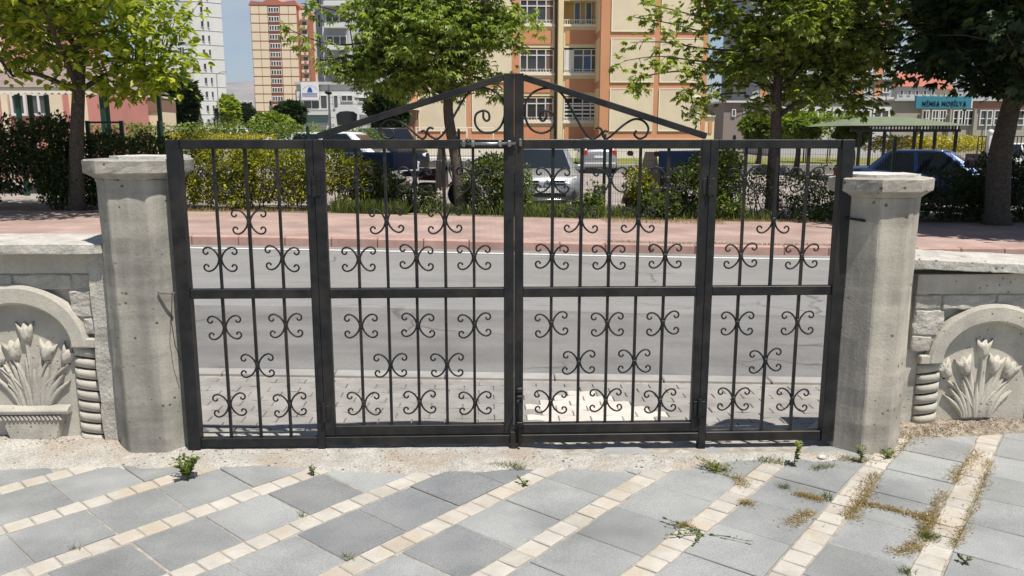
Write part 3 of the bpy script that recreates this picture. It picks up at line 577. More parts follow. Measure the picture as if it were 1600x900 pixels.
def wall(label, xc, Y, dz, mir, x_in, modules, seed, slope=0.0, up=0.0):
    T = Thing('relief_wall', label, 'wall', (xc, Y, dz), group='relief walls beside the gate')
    sgx = -1 if mir else 1          # +1: the gate is to the left (right-hand wall)
    out = xc+sgx*3.0
    a, b = sorted((x_in, out)); sh = slope*sgx
    def zz(x): return dz-abs(x-x_in)*slope
    T.part('back_slab', MB().box(a, b, Y, Y+0.16, -0.25, dz+1.02-slope*0.4+up*0.5), concrete_relief)
    mb = MB(); xsn = [a+(b-a)*i/40 for i in range(41)]
    cop = [[(x, Y-0.105, zz(x)+1.026+up), (x, Y-0.105, zz(x)+1.078+up), (x, Y+0.26, zz(x)+1.088+up), (x, Y+0.26, zz(x)+1.026+up)] for x in xsn]
    T.part('coping', mb.loft(cop), coping_m, rough=(2, 0.006, 9, seed), bevel=0.004)
    T.part('mortar_return', MB().box(min(x_in, x_in+sgx*0.10), max(x_in, x_in+sgx*0.10), Y-0.055, Y+0.1, -0.2, zz(x_in)+1.03+up), concrete_block, rough=(4, 0.010, 14, seed+1))
    for mnum in range(modules):
        mc = xc+sgx*mnum*0.90
        def LP(pts): return [(mc+x*(-sgx)*-1 if True else x, z) for x, z in pts]
        X = lambda x: mc+sgx*x                       # local x grows away from the gate
        zo = dz-slope*abs(mc-x_in)*0.0
        # moulded arch
        N = 26; ain, bin_, aout, bout, sp = 0.262, 0.215, 0.352, 0.325, 0.545
        secs = []
        for i in range(N+1):
            t = math.pi*i/N; c_, s_ = math.cos(t), math.sin(t)
            def q(u, yy): return (X((ain+(aout-ain)*u)*c_), Y-yy, zo+sp+(bin_+(bout-bin_)*u)*s_)
            secs.append([q(0, 0), q(0.02, 0.042), q(0.14, 0.055), q(0.8, 0.055), q(0.97, 0.045), q(1.0, 0)])
        T.part('arch_moulding', MB().loft(secs, caps=False), concrete_relief, smooth=False)
        # rope columns of stacked beads
        for sd_ in (-1, 1):
            for k in range(10):
                z = zo+0.505-k*0.0585; xx = sd_*0.318
                secs = []
                for u in (-1, -0.85, -0.5, 0, 0.5, 0.85, 1):
                    hh = 0.040*math.sqrt(max(0.05, 1-abs(u)**3)); zc = z-0.010*u*sd_*sgx
                    secs.append([(X(xx)+u*0.064, Y, zc+0.0295), (X(xx)+u*0.064, Y-hh*0.8, zc+0.025), (X(xx)+u*0.064, Y-hh, zc+0.006), (X(xx)+u*0.064, Y-hh*0.72, zc-0.020), (X(xx)+u*0.064, Y, zc-0.0295)])
                T.part('rope_bead', MB().loft(secs), concrete_relief, smooth=True)
            T.part('arch_foot', MB().box(*sorted((X(sd_*0.262), X(sd_*0.392))), Y-0.05, Y, zo+0.535, zo+0.585), concrete_relief, bevel=0.006)
        # rusticated blocks above and beside the arch
        for z0, z1, blocks in ((0.838, 0.915, [(-0.44, -0.30), (-0.292, -0.006), (0.002, 0.29), (0.298, 0.44)]), (0.695, 0.830, [(-0.44, -0.275), (0.275, 0.44)]), (0.605, 0.688, [(-0.44, -0.335), (0.335, 0.44)])):
            for xa, xb in blocks:
                T.part('block', MB().box(*sorted((X(xa), X(xb))), Y-0.036, Y, zo+z0, zo+z1), concrete_block, rough=(3, 0.007, 16, seed+abs(xa)*9), bevel=0.006)
        for xa, xb, z0, z1 in ((-0.438, 0.438, 0.840, 0.9215), (-0.438, -0.28, 0.606, 0.839), (0.28, 0.438, 0.606, 0.839)):
            T.part('mortar_joint', MB().box(*sorted((X(xa), X(xb))), Y-0.027, Y-0.001, zo+z0, zo+z1), concrete_block)
        T.part('frieze', MB().box(*sorted((X(-0.44), X(0.44))), Y-0.040, Y-.002, zo+0.922, zo+1.026), concrete_relief)
        # tulips
        fl = [(-0.025, 0.392, 0.0), (-0.122, 0.292, 0.3), (-0.228, 0.272, 0.55), (0.048, 0.298, -0.22), (0.135, 0.268, -0.5)]
        if mnum: fl = fl
        zb = zo+0.222
        tul = [(-0.016, -0.060), (-0.034, -0.035), (-0.040, 0.0), (-0.054, 0.060), (-0.022, 0.022), (-0.004, 0.056), (0.008, 0.056), (0.022, 0.020), (0.054, 0.058), (0.040, 0.0), (0.032, -0.035), (0.014, -0.060)]
        for fx, fz, an_ in fl:
            c_, s_ = math.cos(an_), math.sin(an_); pts = [(X(fx+(x*c_-z*s_)*.86), zb+fz+(x*s_+z*c_)*.92) for x, z in tul]
            f_ = T.part('tulip', MB().puff(pts, 0.028, Y, 0.6), concrete_relief, smooth=True)
            in_ = [(X(fx+((x*0.45)*c_-(z*0.75-0.005)*s_)), zb+fz+((x*0.45)*s_+(z*0.75-0.005)*c_)) for x, z in [(-0.03, -0.05), (-0.045, 0.0), (0.0, 0.06), (0.045, 0.0), (0.03, -0.05)]]
            T.part('petal', MB().puff(in_, 0.009, Y-0.022, 0.5), concrete_relief, parent=f_, smooth=True)
            st = [(X(-0.03+(fx+0.03)*u**1.5+0.0*(1-u)), zb+(fz-0.05)*u) for u in (0, 0.2, 0.4, 0.6, 0.8, 1.0)]
            T.part('stem', MB().blade(st, [0.011, 0.010, 0.009, 0.009, 0.008, 0.008], 0.020, Y), concrete_relief, smooth=True)
        lv = [(-0.225, 0.13, 0.017), (0.155, 0.15, 0.017), (-0.175, 0.20, 0.016), (0.10, 0.22, 0.015), (-0.20, 0.17, 0.02), (-0.13, 0.22, 0.022), (-0.09, 0.27, 0.022), (-0.05, 0.20, 0.02), (-0.01, 0.26, 0.022), (0.03, 0.20, 0.02), (0.07, 0.24, 0.022), (0.12, 0.19, 0.02), (-0.16, 0.13, 0.018), (0.0, 0.13, 0.018), (0.09, 0.12, 0.018), (-0.06, 0.12, 0.018)]
        for lx, lz, lw in lv:
            b0 = -0.03+(lx+0.03)*0.42
            pts = [(X(b0+(lx-b0)*u**1.6), zb+lz*u) for u in (0, 0.18, 0.36, 0.54, 0.72, 0.88, 1.0)]
            T.part('leaf_blade', MB().blade(pts, [lw*k_ for k_ in (0.55, 0.85, 1.0, 0.95, 0.75, 0.45, 0.05)], 0.020+random.uniform(-.005, .005), Y), concrete_relief, smooth=True)
        # basket (below the paving on the right-hand side)
        if dz < -0.1: continue
        pt = T.part('pot', MB().puff([(X(-0.19), zo+0.185), (X(0.15), zo+0.185), (X(0.09), zo-0.02), (X(-0.13), zo-0.02)], 0.040, Y, 0.9), concrete_relief)
        T.part('pot_rim', MB().loft([[(X(x), Y, zo+0.180), (X(x), Y-0.05, zo+0.184), (X(x), Y-0.055, zo+0.205), (X(x), Y-0.03, zo+0.222), (X(x), Y, zo+0.224)] for x in (-0.215, -0.1, 0.05, 0.175)]), concrete_relief, parent=pt, smooth=False, bevel=0.004)
        for k in range(16):
            x = -0.175+k*0.0215; T.part('rope_notch', MB().bar((X(x), Y-0.040, zo+0.150), (X(x+0.016), Y-0.040, zo+0.178), 0.012, 0.014, up=(0, 1, 0)), concrete_relief, parent=pt, bevel=0.003)
    return T
wall('concrete wall left of the gate with carved tulips in a pot', -2.375, 4.165, 0.0, True, -1.885, 2, 3)
wall('lower concrete wall right of the gate, carved tulips rising from the paving', 2.735, 4.245, -0.15, False, 2.155, 2, 12, slope=0.05, up=0.045)

litter = M('leaf_litter', (0.15, 0.115, 0.08), (0.36, 0.32, 0.265), scale=26, rough=1.0, bump=1.0, bscale=60, dist=0.01, fine=0.25, fscale=120)
def zmound(x, y):
    k = sstep(4.06+max(0, x-2.2)*0.08, 4.235, y)*sstep(1.95, 2.3, x); return -0.014+k*(0.062+0.02*mnoise.noise(Vector((x*7, y*7, 4))))+0.006*mnoise.noise(Vector((x*30, y*30, 5)))
sheet('soil_mound', litter, 1.9, 4.2, 3.86, 4.26, 120, 30, zmound, kind='structure')

# ================================================================== FENCE (green mesh) behind the hedge
FY = 17.9
def wire_panel(wd, h):
    mb = MB(); n_ = int(wd/0.055)
    for i in range(n_+1): mb.bar((i*wd/n_, 0, 0.06), (i*wd/n_, 0, h+(0.05 if i % 2 else 0.02)), 0.0042, 0.0042)
    for k in range(9): mb.bar((0, 0.004, 0.1+k*(h-0.12)/8), (wd, 0.004, 0.1+k*(h-0.12)/8), 0.0045, 0.0045)
    return mb
pxs = [-40, 95, 250, 482, 717, 945, 1147, 1398, 1640]
fence = Thing('mesh_fence', 'tall green wire mesh fence running behind the hedge', 'fence', (0, FY, 0.1))
pts_f = [PX(p_, FY, 240) for p_ in pxs]
for i, x in enumerate(pts_f):
    z = GZ(x, FY)+0.08; p_ = fence.part('post', MB().box(x-0.03, x+0.03, FY+0.01, FY+0.07, z-0.1, z+1.72), fence_m, bevel=0.004)
    fence.part('post_cap', MB().prism([(x-0.034, FY+0.006), (x+0.034, FY+0.006), (x+0.034, FY+0.074), (x-0.034, FY+0.074)], z+1.7215, z+1.76, 0.4), fence_m, parent=p_)
    if 1 < i < len(pts_f)-1:
        x2 = pts_f[i+1]; mb = wire_panel(x2-x-0.07, 1.56); k = (GZ(x2, FY)-GZ(x, FY))/(x2-x)
        mb.v = [(vx+x+0.035, vy+FY+0.02, vz+z+k*vx) for vx, vy, vz in mb.v]; fence.part('wire_panel', mb, fence_m, fixn=False)
# heavier dark-green frame gate at the left
tg = Thing('framed_fence', 'dark green tubular frame fence panel behind the left hedge', 'fence', (PX(165, 17.6), 17.6, 0.2))
for px in (137, 190, 249):
    x = PX(px, 17.6, 200); tg.part('post', MB().box(x-0.035, x+0.035, 17.57, 17.64, 0.0, PZ(189, 17.6)), fence_m, bevel=0.004)
x0, x1 = PX(137, 17.6, 200), PX(190, 17.6, 200)
tg.part('top_rail', MB().box(x0+0.036, x1-0.036, 17.585, 17.625, PZ(193, 17.6), PZ(190, 17.6)), fence_m)
mb = wire_panel(x1-x0-0.08, 1.6); mb.v = [(a+x0+0.04, b+17.6, c+0.15) for a, b, c in mb.v]; tg.part('wire_panel', mb, fence_m, fixn=False)
fs_ = Thing('fence_sign', 'small pink and white notice board on the fence before the blue car', 'sign', P(1523, 262, FY-0.05))
x0, x1, z0, z1 = PX(1507, FY, 250), PX(1540, FY, 250), PZ(262, FY, 1520), PZ(240, FY, 1520)
fs_.part('board', MB().box(x0, x1, FY-0.03, FY-0.01, z0, z1), sign_pink, bevel=0.002)
fs_.part('white_patch', MB().box(x0+0.05, x0+0.19, FY-0.033, FY-0.0305, z1-0.14, z1-0.09), sign_white)
fs_.part('red_strip', MB().box(x0+0.01, x1-0.01, FY-0.033, FY-0.0305, z0+0.006, z0+0.03), lamp_red)

# ================================================================== VEGETATION
def shrub(name, label, cat, boxes, n, size, mat, tmpl=T_OVAL, stems=8, group=None, stemmat=None, lump=0.35):
    x = [b for b in boxes]; c = np.mean([[(b[0]+b[1])/2, (b[2]+b[3])/2, b[4]] for b in boxes], axis=0)
    T = Thing(name, label, cat, tuple(c), group=group); pos = []; dr = []
    vol = [max(1e-3, (b[1]-b[0])*(b[3]-b[2])*(b[5]-b[4])) for b in boxes]
    for b, v_ in zip(boxes, vol):
        k = int(n*v_/sum(vol)*1.0); u = rng.normal(size=(k*2, 3)); u /= np.linalg.norm(u, axis=1, keepdims=True)
        sup = np.max(np.abs(u), axis=1, keepdims=True); u = u/(0.45+0.55*sup)                 # between ball and box
        rad = rng.random((k*2, 1))**0.38
        nzv = np.array([mnoise.noise(Vector(q*2.3)+Vector((b[0], b[4], 2))) for q in u])[:, None]
        p_ = u*rad*(1+lump*nzv); hs = np.array([(b[1]-b[0])/2, (b[3]-b[2])/2, (b[5]-b[4])/2]); ctr = np.array([(b[0]+b[1])/2, (b[2]+b[3])/2, (b[4]+b[5])/2])
        w_ = ctr+p_*hs
        dens = np.array([mnoise.noise(Vector(q)*3.2) for q in w_]); keep = (dens > -0.28) & (w_[:, 2] > b[4]-0.02)
        w_ = w_[keep][:k]; u2 = u[keep][:k]; pos.append(w_); dr.append(u2*hs/np.max(hs)+rng.normal(0, 0.6, w_.shape))
    pos = np.vstack(pos); dr = np.vstack(dr); sz = size*rng.uniform(0.6, 1.35, len(pos))
    leaves('foliage', pos, dr, sz, tmpl, mat, T.e, T.loc)
    mb = MB()
    for i in range(stems):
        b = random.choice(boxes); x0 = random.uniform(b[0]*0.85+b[1]*0.15, b[1]*0.85+b[0]*0.15); y0 = (b[2]+b[3])/2+random.uniform(-.1, .1); zg = GZ(x0, y0)+0.06
        p0 = Vector((x0, y0, zg)); p2 = Vector((x0+random.uniform(-.25, .25), y0+random.uniform(-.2, .2), b[4]+(b[5]-b[4])*random.uniform(0.6, 0.92))); p1 = (p0+p2)/2+Vector((random.uniform(-.08, .08), random.uniform(-.08, .08), 0))
        mb.tube([p0, p1, p2], [0.014, 0.010, 0.004], 5)
        p3 = p1+Vector((random.uniform(-.3, .3), random.uniform(-.25, .25), random.uniform(0.15, 0.35))); mb.tube([p1, (p1+p3)/2+Vector((0, 0, .03)), p3], [0.008, 0.006, 0.003], 4)
    if stems: T.part('stems', mb, stemmat or bark, smooth=True, fixn=False, kind='stuff')
    return T
def hb(px0, px1, py0, py1, Y, dep):
    if Y < 20: Y *= 1.069; dep *= 1.1                       # a box of foliage read off the photograph at depth Y
    x0, x1 = PX(px0, Y, (py0+py1)/2), PX(px1, Y, (py0+py1)/2); return (x0, x1, Y-dep/2, Y+dep/2, PZ(py1, Y), PZ(py0, Y))

def crown_tree(name, label, Y, trunk, r0, ells, nclump, per, size, tmpl, leafm, group=None, sig=0.26, extra=(), dep=1.0, droop=0.35, limbs=7, arms=()):
    Y *= 1.069
    base = P(trunk[0][0], trunk[0][1], Y); base.z = GZ(base.x, Y)+0.05
    T = Thing(name, label, 'tree', tuple(base), group=group)
    tp = [Vector(base)]+[P(a, b, Y+(c[0] if c else 0)) for a, b, *c in trunk[1:]]
    tp = [Vector(q) for q in spline([tuple(q) for q in tp], 4)]; k = len(tp)
    rs = [r0*(1.25 if i == 0 else 1.0)*(1-0.62*i/(k-1)) for i in range(k)]
    T.part('trunk', MB().tube(tp, rs, 12), bark, smooth=True, fixn=False)
    cl = []
    wsum = sum(e[2]*e[3] for e in ells)
    for e in ells:
        c = P(e[0], e[1], Y+(e[5] if len(e) > 5 else 0)); s_ = Y/1290.0; rx, rz_ = e[2]*s_, e[3]*s_; ry = (e[4] if len(e) > 4 and e[4] else max(rx, rz_))*dep
        for _ in range(max(2, int(nclump*e[2]*e[3]/wsum))):
            u = rng.normal(size=3); u /= np.linalg.norm(u); u *= rng.random()**0.36
            cl.append(Vector((c.x+u[0]*rx, c.y+u[1]*ry, c.z+u[2]*rz_)))
    nbig = len(cl)
    for a, b, dy in extra: cl.append(P(a, b, Y+dy))
    top = tp[int(k*0.45):]
    mb = MB(); lim = []
    far_ = sorted(cl, key=lambda q: -(q-tp[-1]).length); pick = [far_[int(i*len(far_)*0.8/limbs)] for i in range(limbs)]
    for q in pick:
        st = min(top, key=lambda t: abs((q.z-t.z)-0.55*math.hypot(q.x-t.x, q.y-t.y))); m_ = st.lerp(q, 0.5)+Vector((random.uniform(-.15, .15), random.uniform(-.15, .15), 0.16*(q-st).length))
        pp = [Vector(v) for v in spline([tuple(st), tuple(m_), tuple(q)], 5)]; mb.tube(pp, [r0*0.36*(1-0.8*i/(len(pp)-1))+0.004 for i in range(len(pp))], 6); lim += pp[3:]
    for q in cl:
        st = min(lim+top[::2], key=lambda t: (t-q).length+max(0, t.z-q.z)*0.5); m_ = st.lerp(q, 0.5)+Vector((random.uniform(-.06, .06), random.uniform(-.06, .06), 0.08))
        mb.tube([st, m_, q], [0.014, 0.010, 0.004], 4)
    pos = []; dr = []
    for arm in arms:
        pp = [Vector(v) for v in spline([tuple(P(a, b, Y+c)) for a, b, c in arm], 6)]; na = len(pp)
        mb.tube(pp, [0.022*(1-0.85*i/(na-1))+0.003 for i in range(na)], 5)
        for i in range(int(na*0.3), na, 2):
            tw = pp[i]+Vector((rng.normal(0, .10), rng.normal(0, .12), rng.normal(-.05, .06))); mb.tube([pp[i], tw], [0.006, 0.003], 4)
            kx = random.randint(6, 11); o = rng.normal(0, .085, (kx, 3)); pos.append(np.array(tw)+o); d_ = o/.085+rng.normal(0, .5, (kx, 3)); d_[:, 2] = d_[:, 2]*.4-.5; dr.append(d_)
    T.part('branches', mb, bark, smooth=True, fixn=False, kind='stuff')
    for qi, q in enumerate(cl):
        sg_ = sig if qi < nbig else sig*0.5
        kx = int(per*random.uniform(0.55, 1.4)*(1 if qi < nbig else 0.42)); o = rng.normal(0, 1, (kx, 3))*np.array([sg_, sg_, sg_*0.62]); p_ = np.array(q)+o; pos.append(p_)
        d_ = o/sg_+rng.normal(0, 0.55, (kx, 3)); d_[:, 2] = d_[:, 2]*0.5-droop; dr.append(d_)
    pos = np.vstack(pos); dr = np.vstack(dr)
    leaves('crown', pos, dr, size*rng.uniform(0.6, 1.3, len(pos)), tmpl, leafm, T.e, T.loc, roll=0.8)
    return T
TY = 16.1
crown_tree('street_tree', 'yellow-green broadleaf tree over the dark hedge at far left', 15.5, [(120, 330), (120, 220, 0), (124, 120, 0), (128, 40, 0), (130, -60, 0)], 0.155,
    [(225, 75, 75, 60), (255, 118, 42, 30), (60, -50, 190, 70), (25, 45, 70, 50), (190, 20, 110, 40), (175, 140, 50, 22), (120, -120, 150, 45), (30, 105, 30, 18), (150, 90, 60, 45, 1.6, 0.6), (60, -10, 150, 50, 1.8, -0.9), (60, -60, 130, 60, 1.2, -2.2)],
    430, 19, 0.16, T_BROAD, leaf_y, group='street trees along the far sidewalk', sig=0.19, extra=[(105, 135, -.4), (80, 130, -.5), (285, 140, -.3), (20, 120, -.2), (300, 20, 0), (310, 5, .2)])
crown_tree('street_tree', 'leaning green tree rising behind the left gate leaf', TY, [(720, 335), (714, 260, 0), (700, 170, 0), (712, 110, 0), (745, 50, 0), (765, -40, 0)], 0.135,
    [(650, 50, 112, 66), (560, 100, 42, 30), (700, 118, 75, 28), (765, 45, 50, 45), (700, -45, 105, 32), (615, 122, 60, 24), (600, 10, 50, 30), (690, 30, 100, 50, 1.8, 0.7)],
    480, 18, 0.135, T_COMP, leaf_g, group='street trees along the far sidewalk', sig=0.16, extra=[(500, 95, 0), (785, 150, -.2), (720, 160, -.1), (640, 150, -.2)], arms=[[(600, 60, 0), (540, 70, -.2), (490, 62, -.3), (445, 42, -.3)], [(600, 110, 0), (550, 105, -.1), (500, 92, -.1)], [(760, 30, 0), (800, 28, 0), (835, 25, 0)], [(760, 60, 0), (800, 62, 0), (828, 75, 0)], [(740, 120, 0), (780, 135, 0), (795, 155, 0)], [(540, 20, 0), (500, 10, 0), (470, 5, 0)]])
crown_tree('street_tree', 'bright green maple rising behind the right fixed gate panel', TY, [(1206, 345), (1208, 270, 0), (1212, 205, 0), (1216, 120, 0), (1228, 30, 0), (1235, -60, 0)], 0.15,
    [(1230, 50, 105, 55), (1120, 15, 35, 25), (1335, 85, 65, 45), (1255, 140, 75, 28), (1160, 105, 42, 30), (1230, -45, 130, 32), (1370, 15, 70, 40), (1335, 160, 45, 14), (1435, 15, 28, 25), (1240, 70, 100, 50, 1.6, 0.8), (1185, 165, 22, 12)],
    490, 16, 0.138, T_MAPLE, leaf_m, group='street trees along the far sidewalk', sig=0.16, extra=[(1475, 75, 0), (1460, 60, 0), (1405, 115, 0), (1385, 130, 0)], arms=[[(1170, 40, 0), (1110, 30, -.2), (1050, 15, -.3), (1008, 6, -.4)], [(1165, 60, 0), (1100, 50, -.2), (1040, 35, -.3), (985, 26, -.4)], [(1165, 80, 0), (1095, 75, -.2), (1040, 66, -.4), (985, 66, -.5)], [(1160, 100, 0), (1090, 95, -.3), (1030, 88, -.5), (975, 95, -.5)], [(1165, 115, 0), (1100, 112, -.3), (1050, 112, -.4), (1000, 122, -.5), (993, 140, -.5)], [(1170, 135, 0), (1120, 132, -.2), (1080, 140, -.3), (1060, 152, -.4)], [(1165, 145, 0), (1120, 148, -.2), (1090, 160, -.3), (1080, 180, -.4)]])
crown_tree('street_tree', 'dense tree with a thick trunk at far right, shade put into its leaf colour', 15.0, [(1560, 330), (1562, 250, 0), (1574, 190, 0), (1590, 120, 0), (1600, 20, 0), (1600, -80, 0)], 0.24,
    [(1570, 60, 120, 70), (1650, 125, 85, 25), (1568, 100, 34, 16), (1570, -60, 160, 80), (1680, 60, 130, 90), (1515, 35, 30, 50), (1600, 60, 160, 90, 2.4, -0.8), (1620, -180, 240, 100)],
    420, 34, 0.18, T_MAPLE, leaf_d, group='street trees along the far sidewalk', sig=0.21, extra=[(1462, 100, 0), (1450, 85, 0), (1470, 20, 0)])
crown_tree('street_tree', 'unseen tall dark-leaved tree beyond the right edge, added to shade hedge and sidewalk', 12.9, [(1830, 345), (1830, 200, 0), (1835, 80, 0), (1840, -60, 0), (1840, -200, 0)], 0.22,
    [(1830, -60, 190, 110), (1760, -180, 170, 110), (1880, -200, 180, 140), (1800, 40, 150, 60)], 240, 24, 0.2, T_MAPLE, leaf_d, group='street trees along the far sidewalk', sig=0.3)  # unseen tree, added so its crown shades the right tree, hedge and sidewalk

# hedges and shrubs along the planting strip
shrub('hedge', 'tall hedge under the yellow-green tree, left of the gate, shade put into its leaf colour', 'hedge', [hb(-90, 60, 185, 300, 15.9, 0.9), hb(40, 125, 180, 300, 15.9, 0.9), hb(110, 210, 208, 318, 16.0, 0.8), hb(190, 275, 212, 315, 16.0, 0.8), hb(60, 140, 240, 322, 15.7, 0.7), hb(-90, -10, 230, 322, 15.8, 0.7)], 36000, 0.072, hedge_d, stems=18, lump=0.25)
shrub('hedge', 'yellow-leaved clipped hedge seen through the left fixed gate panel', 'hedge', [hb(282, 345, 205, 318, 15.95, 0.8), hb(330, 400, 218, 322, 15.95, 0.8), hb(385, 440, 222, 315, 16.0, 0.8), hb(430, 490, 225, 318, 16.0, 0.8)], 20000, 0.062, hedge_y, stems=14, lump=0.25)
shrub('shrub', 'loose green shrub just right of the gate stile on the left', 'shrub', [hb(480, 545, 226, 300, 16.0, 0.8), hb(525, 585, 245, 320, 16.0, 0.7)], 5200, 0.062, hedge_y, stems=10)
shrub('shrub', 'dark shaded shrub in front of the blue cargo tricycle', 'shrub', [hb(560, 640, 262, 330, 16.1, 0.7), hb(625, 690, 290, 335, 16.1, 0.6), hb(545, 600, 250, 320, 16.2, 0.5)], 6500, 0.066, hedge_p, stems=14)
shrub('shrub', 'green shrub between the leaning trunk and the gate centre', 'shrub', [hb(722, 800, 245, 330, 16.1, 0.8), hb(765, 830, 268, 335, 16.1, 0.7), hb(745, 800, 238, 290, 16.1, 0.6)], 7500, 0.066, hedge_p, stems=16)
shrub('shrub', 'low feathery green bush right of the silver car', 'shrub', [hb(915, 942, 285, 338, 16.0, 0.4), hb(893, 918, 312, 340, 16.0, 0.4)], 600, 0.075, hedge_g, tmpl=T_COMP, stems=8)
shrub('shrub', 'low weedy shrub in front of the silver car bumper', 'shrub', [hb(812, 834, 262, 335, 16.0, 0.3), hb(830, 900, 320, 345, 15.8, 0.4)], 900, 0.06, hedge_g, stems=7)
shrub('shrub', 'small yellow-leaved sapling beside the burgundy tricycle', 'shrub', [hb(975, 1015, 262, 310, 16.0, 0.4), hb(985, 1030, 285, 340, 16.0, 0.4)], 2600, 0.066, hedge_y, stems=7)
shrub('shrub', 'dense green shrub hiding the tricycle before the right hinge stile', 'shrub', [hb(1040, 1110, 258, 330, 16.0, 0.8), hb(1000, 1060, 300, 345, 15.8, 0.7), hb(1075, 1118, 240, 300, 16.0, 0.6)], 8500, 0.066, hedge_p, stems=16)
shrub('shrub', 'yellowish green shrub right of the hinge stile, behind the fixed panel', 'shrub', [hb(1105, 1160, 235, 310, 16.0, 0.7), hb(1112, 1160, 300, 348, 15.8, 0.6)], 5500, 0.068, hedge_g, stems=12)
shrub('shrub', 'sparse dark shrub between the maple trunk and the fixed panel bars', 'shrub', [hb(1165, 1210, 255, 325, 16.1, 0.4)], 750, 0.062, hedge_p, stems=9)
shrub('shrub', 'open small-leaved shrub right of the maple trunk', 'shrub', [hb(1215, 1262, 270, 335, 16.0, 0.6), hb(1250, 1320, 262, 345, 16.0, 0.7), hb(1230, 1330, 318, 352, 15.8, 0.6)], 3900, 0.064, hedge_p, stems=16)
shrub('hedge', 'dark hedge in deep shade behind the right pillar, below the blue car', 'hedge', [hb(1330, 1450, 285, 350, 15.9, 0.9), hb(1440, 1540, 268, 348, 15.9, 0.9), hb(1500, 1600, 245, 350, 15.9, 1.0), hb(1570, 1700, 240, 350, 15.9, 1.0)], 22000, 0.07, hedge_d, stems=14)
shrub('hedge', 'long far hedge crossing the car park behind the left panel', 'hedge', [hb(130, 300, 193, 235, 27, 1.2), hb(270, 420, 190, 232, 27, 1.2), hb(390, 500, 192, 232, 27, 1.2), hb(480, 600, 197, 235, 30, 1.2)], 9000, 0.10, hedge_g, stems=0, lump=0.15)
shrub('hedge', 'yellow flowering hedge row near the pergola on the right', 'hedge', [hb(1340, 1450, 212, 236, 37, 1.2), hb(1430, 1545, 212, 238, 37, 1.2)], 4200, 0.12, flower_y, stems=0, lump=0.15)
shrub('hedge', 'yellow blossom strip at the foot of the far car park hedge', 'hedge', [hb(255, 350, 207, 222, 25.5, 0.7), hb(330, 430, 209, 222, 25.5, 0.7)], 1800, 0.075, flower_y, stems=0, lump=0.2)
# background trees and conifers
def conifer(label, px, Y, py_top, py_bot, rpx, n, mat=conifer_m):
    b = P(px, py_bot, Y); b.z = GZ(b.x, Y)-0.1; zt = PZ(py_top, Y); r_ = rpx*Y/1290; T = Thing('conifer', label, 'tree', tuple(b), group='background conifers')
    T.part('trunk', MB().tube([b, Vector((b.x, b.y, zt))], [0.18, 0.02], 8), bark, smooth=True, fixn=False)
    u = rng.random(n)**0.7; a = rng.random(n)*2*math.pi; rr = r_*(1-u)*(0.55+0.45*rng.random(n))*(0.8+0.35*np.sin(u*40+a*2)); z = b.z+0.4+(zt-b.z-0.4)*u
    pos = np.stack([b.x+rr*np.cos(a), b.y+rr*np.sin(a), z], 1); d = np.stack([np.cos(a), np.sin(a), 0.15+0*a], 1)+rng.normal(0, .3, (n, 3))
    leaves('crown', pos, d, 0.16*r_*rng.uniform(.7, 1.5, n)+0.10, T_NEEDLE, mat, T.e, T.loc); return T
def roundtree(label, px, Y, py_top, py_bot, rpx, n, mat, size=0.28, ell=None):
    b = P(px, py_bot, Y); b.z = GZ(b.x, Y)-0.1; T = Thing('background_tree', label, 'tree', tuple(b), group='background trees')
    bs = ell or [hb(px-rpx, px+rpx, py_top, py_bot-4, Y, 2*rpx*Y/1290)]; zc = (bs[0][4]+bs[0][5])/2
    T.part('trunk', MB().tube([b, Vector((b.x+0.1, b.y, (b.z+zc)/2)), Vector((b.x, b.y, zc))], [0.16, 0.12, 0.05], 8), bark, smooth=True, fixn=False)
    pos = []; dr = []
    for q in bs:
        u = rng.normal(size=(n, 3)); u /= np.linalg.norm(u, axis=1, keepdims=True); nv = np.array([mnoise.noise(Vector(k_*2.0)+Vector((px, 0, 0))) for k_ in u])[:, None]
        hs = np.array([(q[1]-q[0])/2, (q[3]-q[2])/2, (q[5]-q[4])/2]); c = np.array([(q[0]+q[1])/2, (q[2]+q[3])/2, (q[4]+q[5])/2])
        pos.append(c+u*hs*(rng.random((n, 1))**.35)*(1+.35*nv)); dr.append(u+rng.normal(0, .6, u.shape))
    pos = np.vstack(pos); leaves('crown', pos, np.vstack(dr), size*rng.uniform(.6, 1.3, len(pos)), T_MAPLE, mat, T.e, T.loc); return T
roundtree('dark leafy tree between the pink building and the white tower', 275, 55, 122, 200, 32, 2600, leaf_d, 0.42)
roundtree('pale yellow-green tree below the hills', 357, 130, 153, 200, 15, 900, leaf_y, 0.8)
roundtree('dark tree left of the striped tower foot', 385, 150, 165, 200, 13, 700, leaf_d, 0.8)
roundtree('bushy dark tree before the striped tower', 453, 75, 160, 205, 22, 1500, leaf_d, 0.45)
roundtree('pale green bush before the white shop building', 425, 60, 180, 212, 30, 1500, leaf_g, 0.38)
roundtree('dark tree seen under the leaning tree crown', 605, 45, 140, 212, 30, 2200, leaf_d, 0.32)
roundtree('grey-green bush right of the apartment block', 1185, 40, 180, 222, 26, 1700, hedge_g, 0.24)
roundtree('low green tree behind the maple trunk', 1245, 38, 178, 225, 30, 2000, leaf_g, 0.24)
roundtree('round green bush left of the pergola', 1330, 36, 185, 232, 24, 1700, hedge_g, 0.2)
roundtree('dark green tree standing behind the pink house', 212, 34, 120, 200, 30, 2200, leaf_d, 0.26)
conifer('slim dark conifer at the foot of the white tower', 312, 100, 172, 198, 12, 900)
conifer('low dark conifer right of the white tower foot', 340, 100, 170, 200, 14, 900)
conifer('thin pointed conifer before the striped tower', 425, 110, 158, 200, 8, 700)
conifer('small dark conifer beside the white shop building', 468, 80, 165, 205, 10, 700)
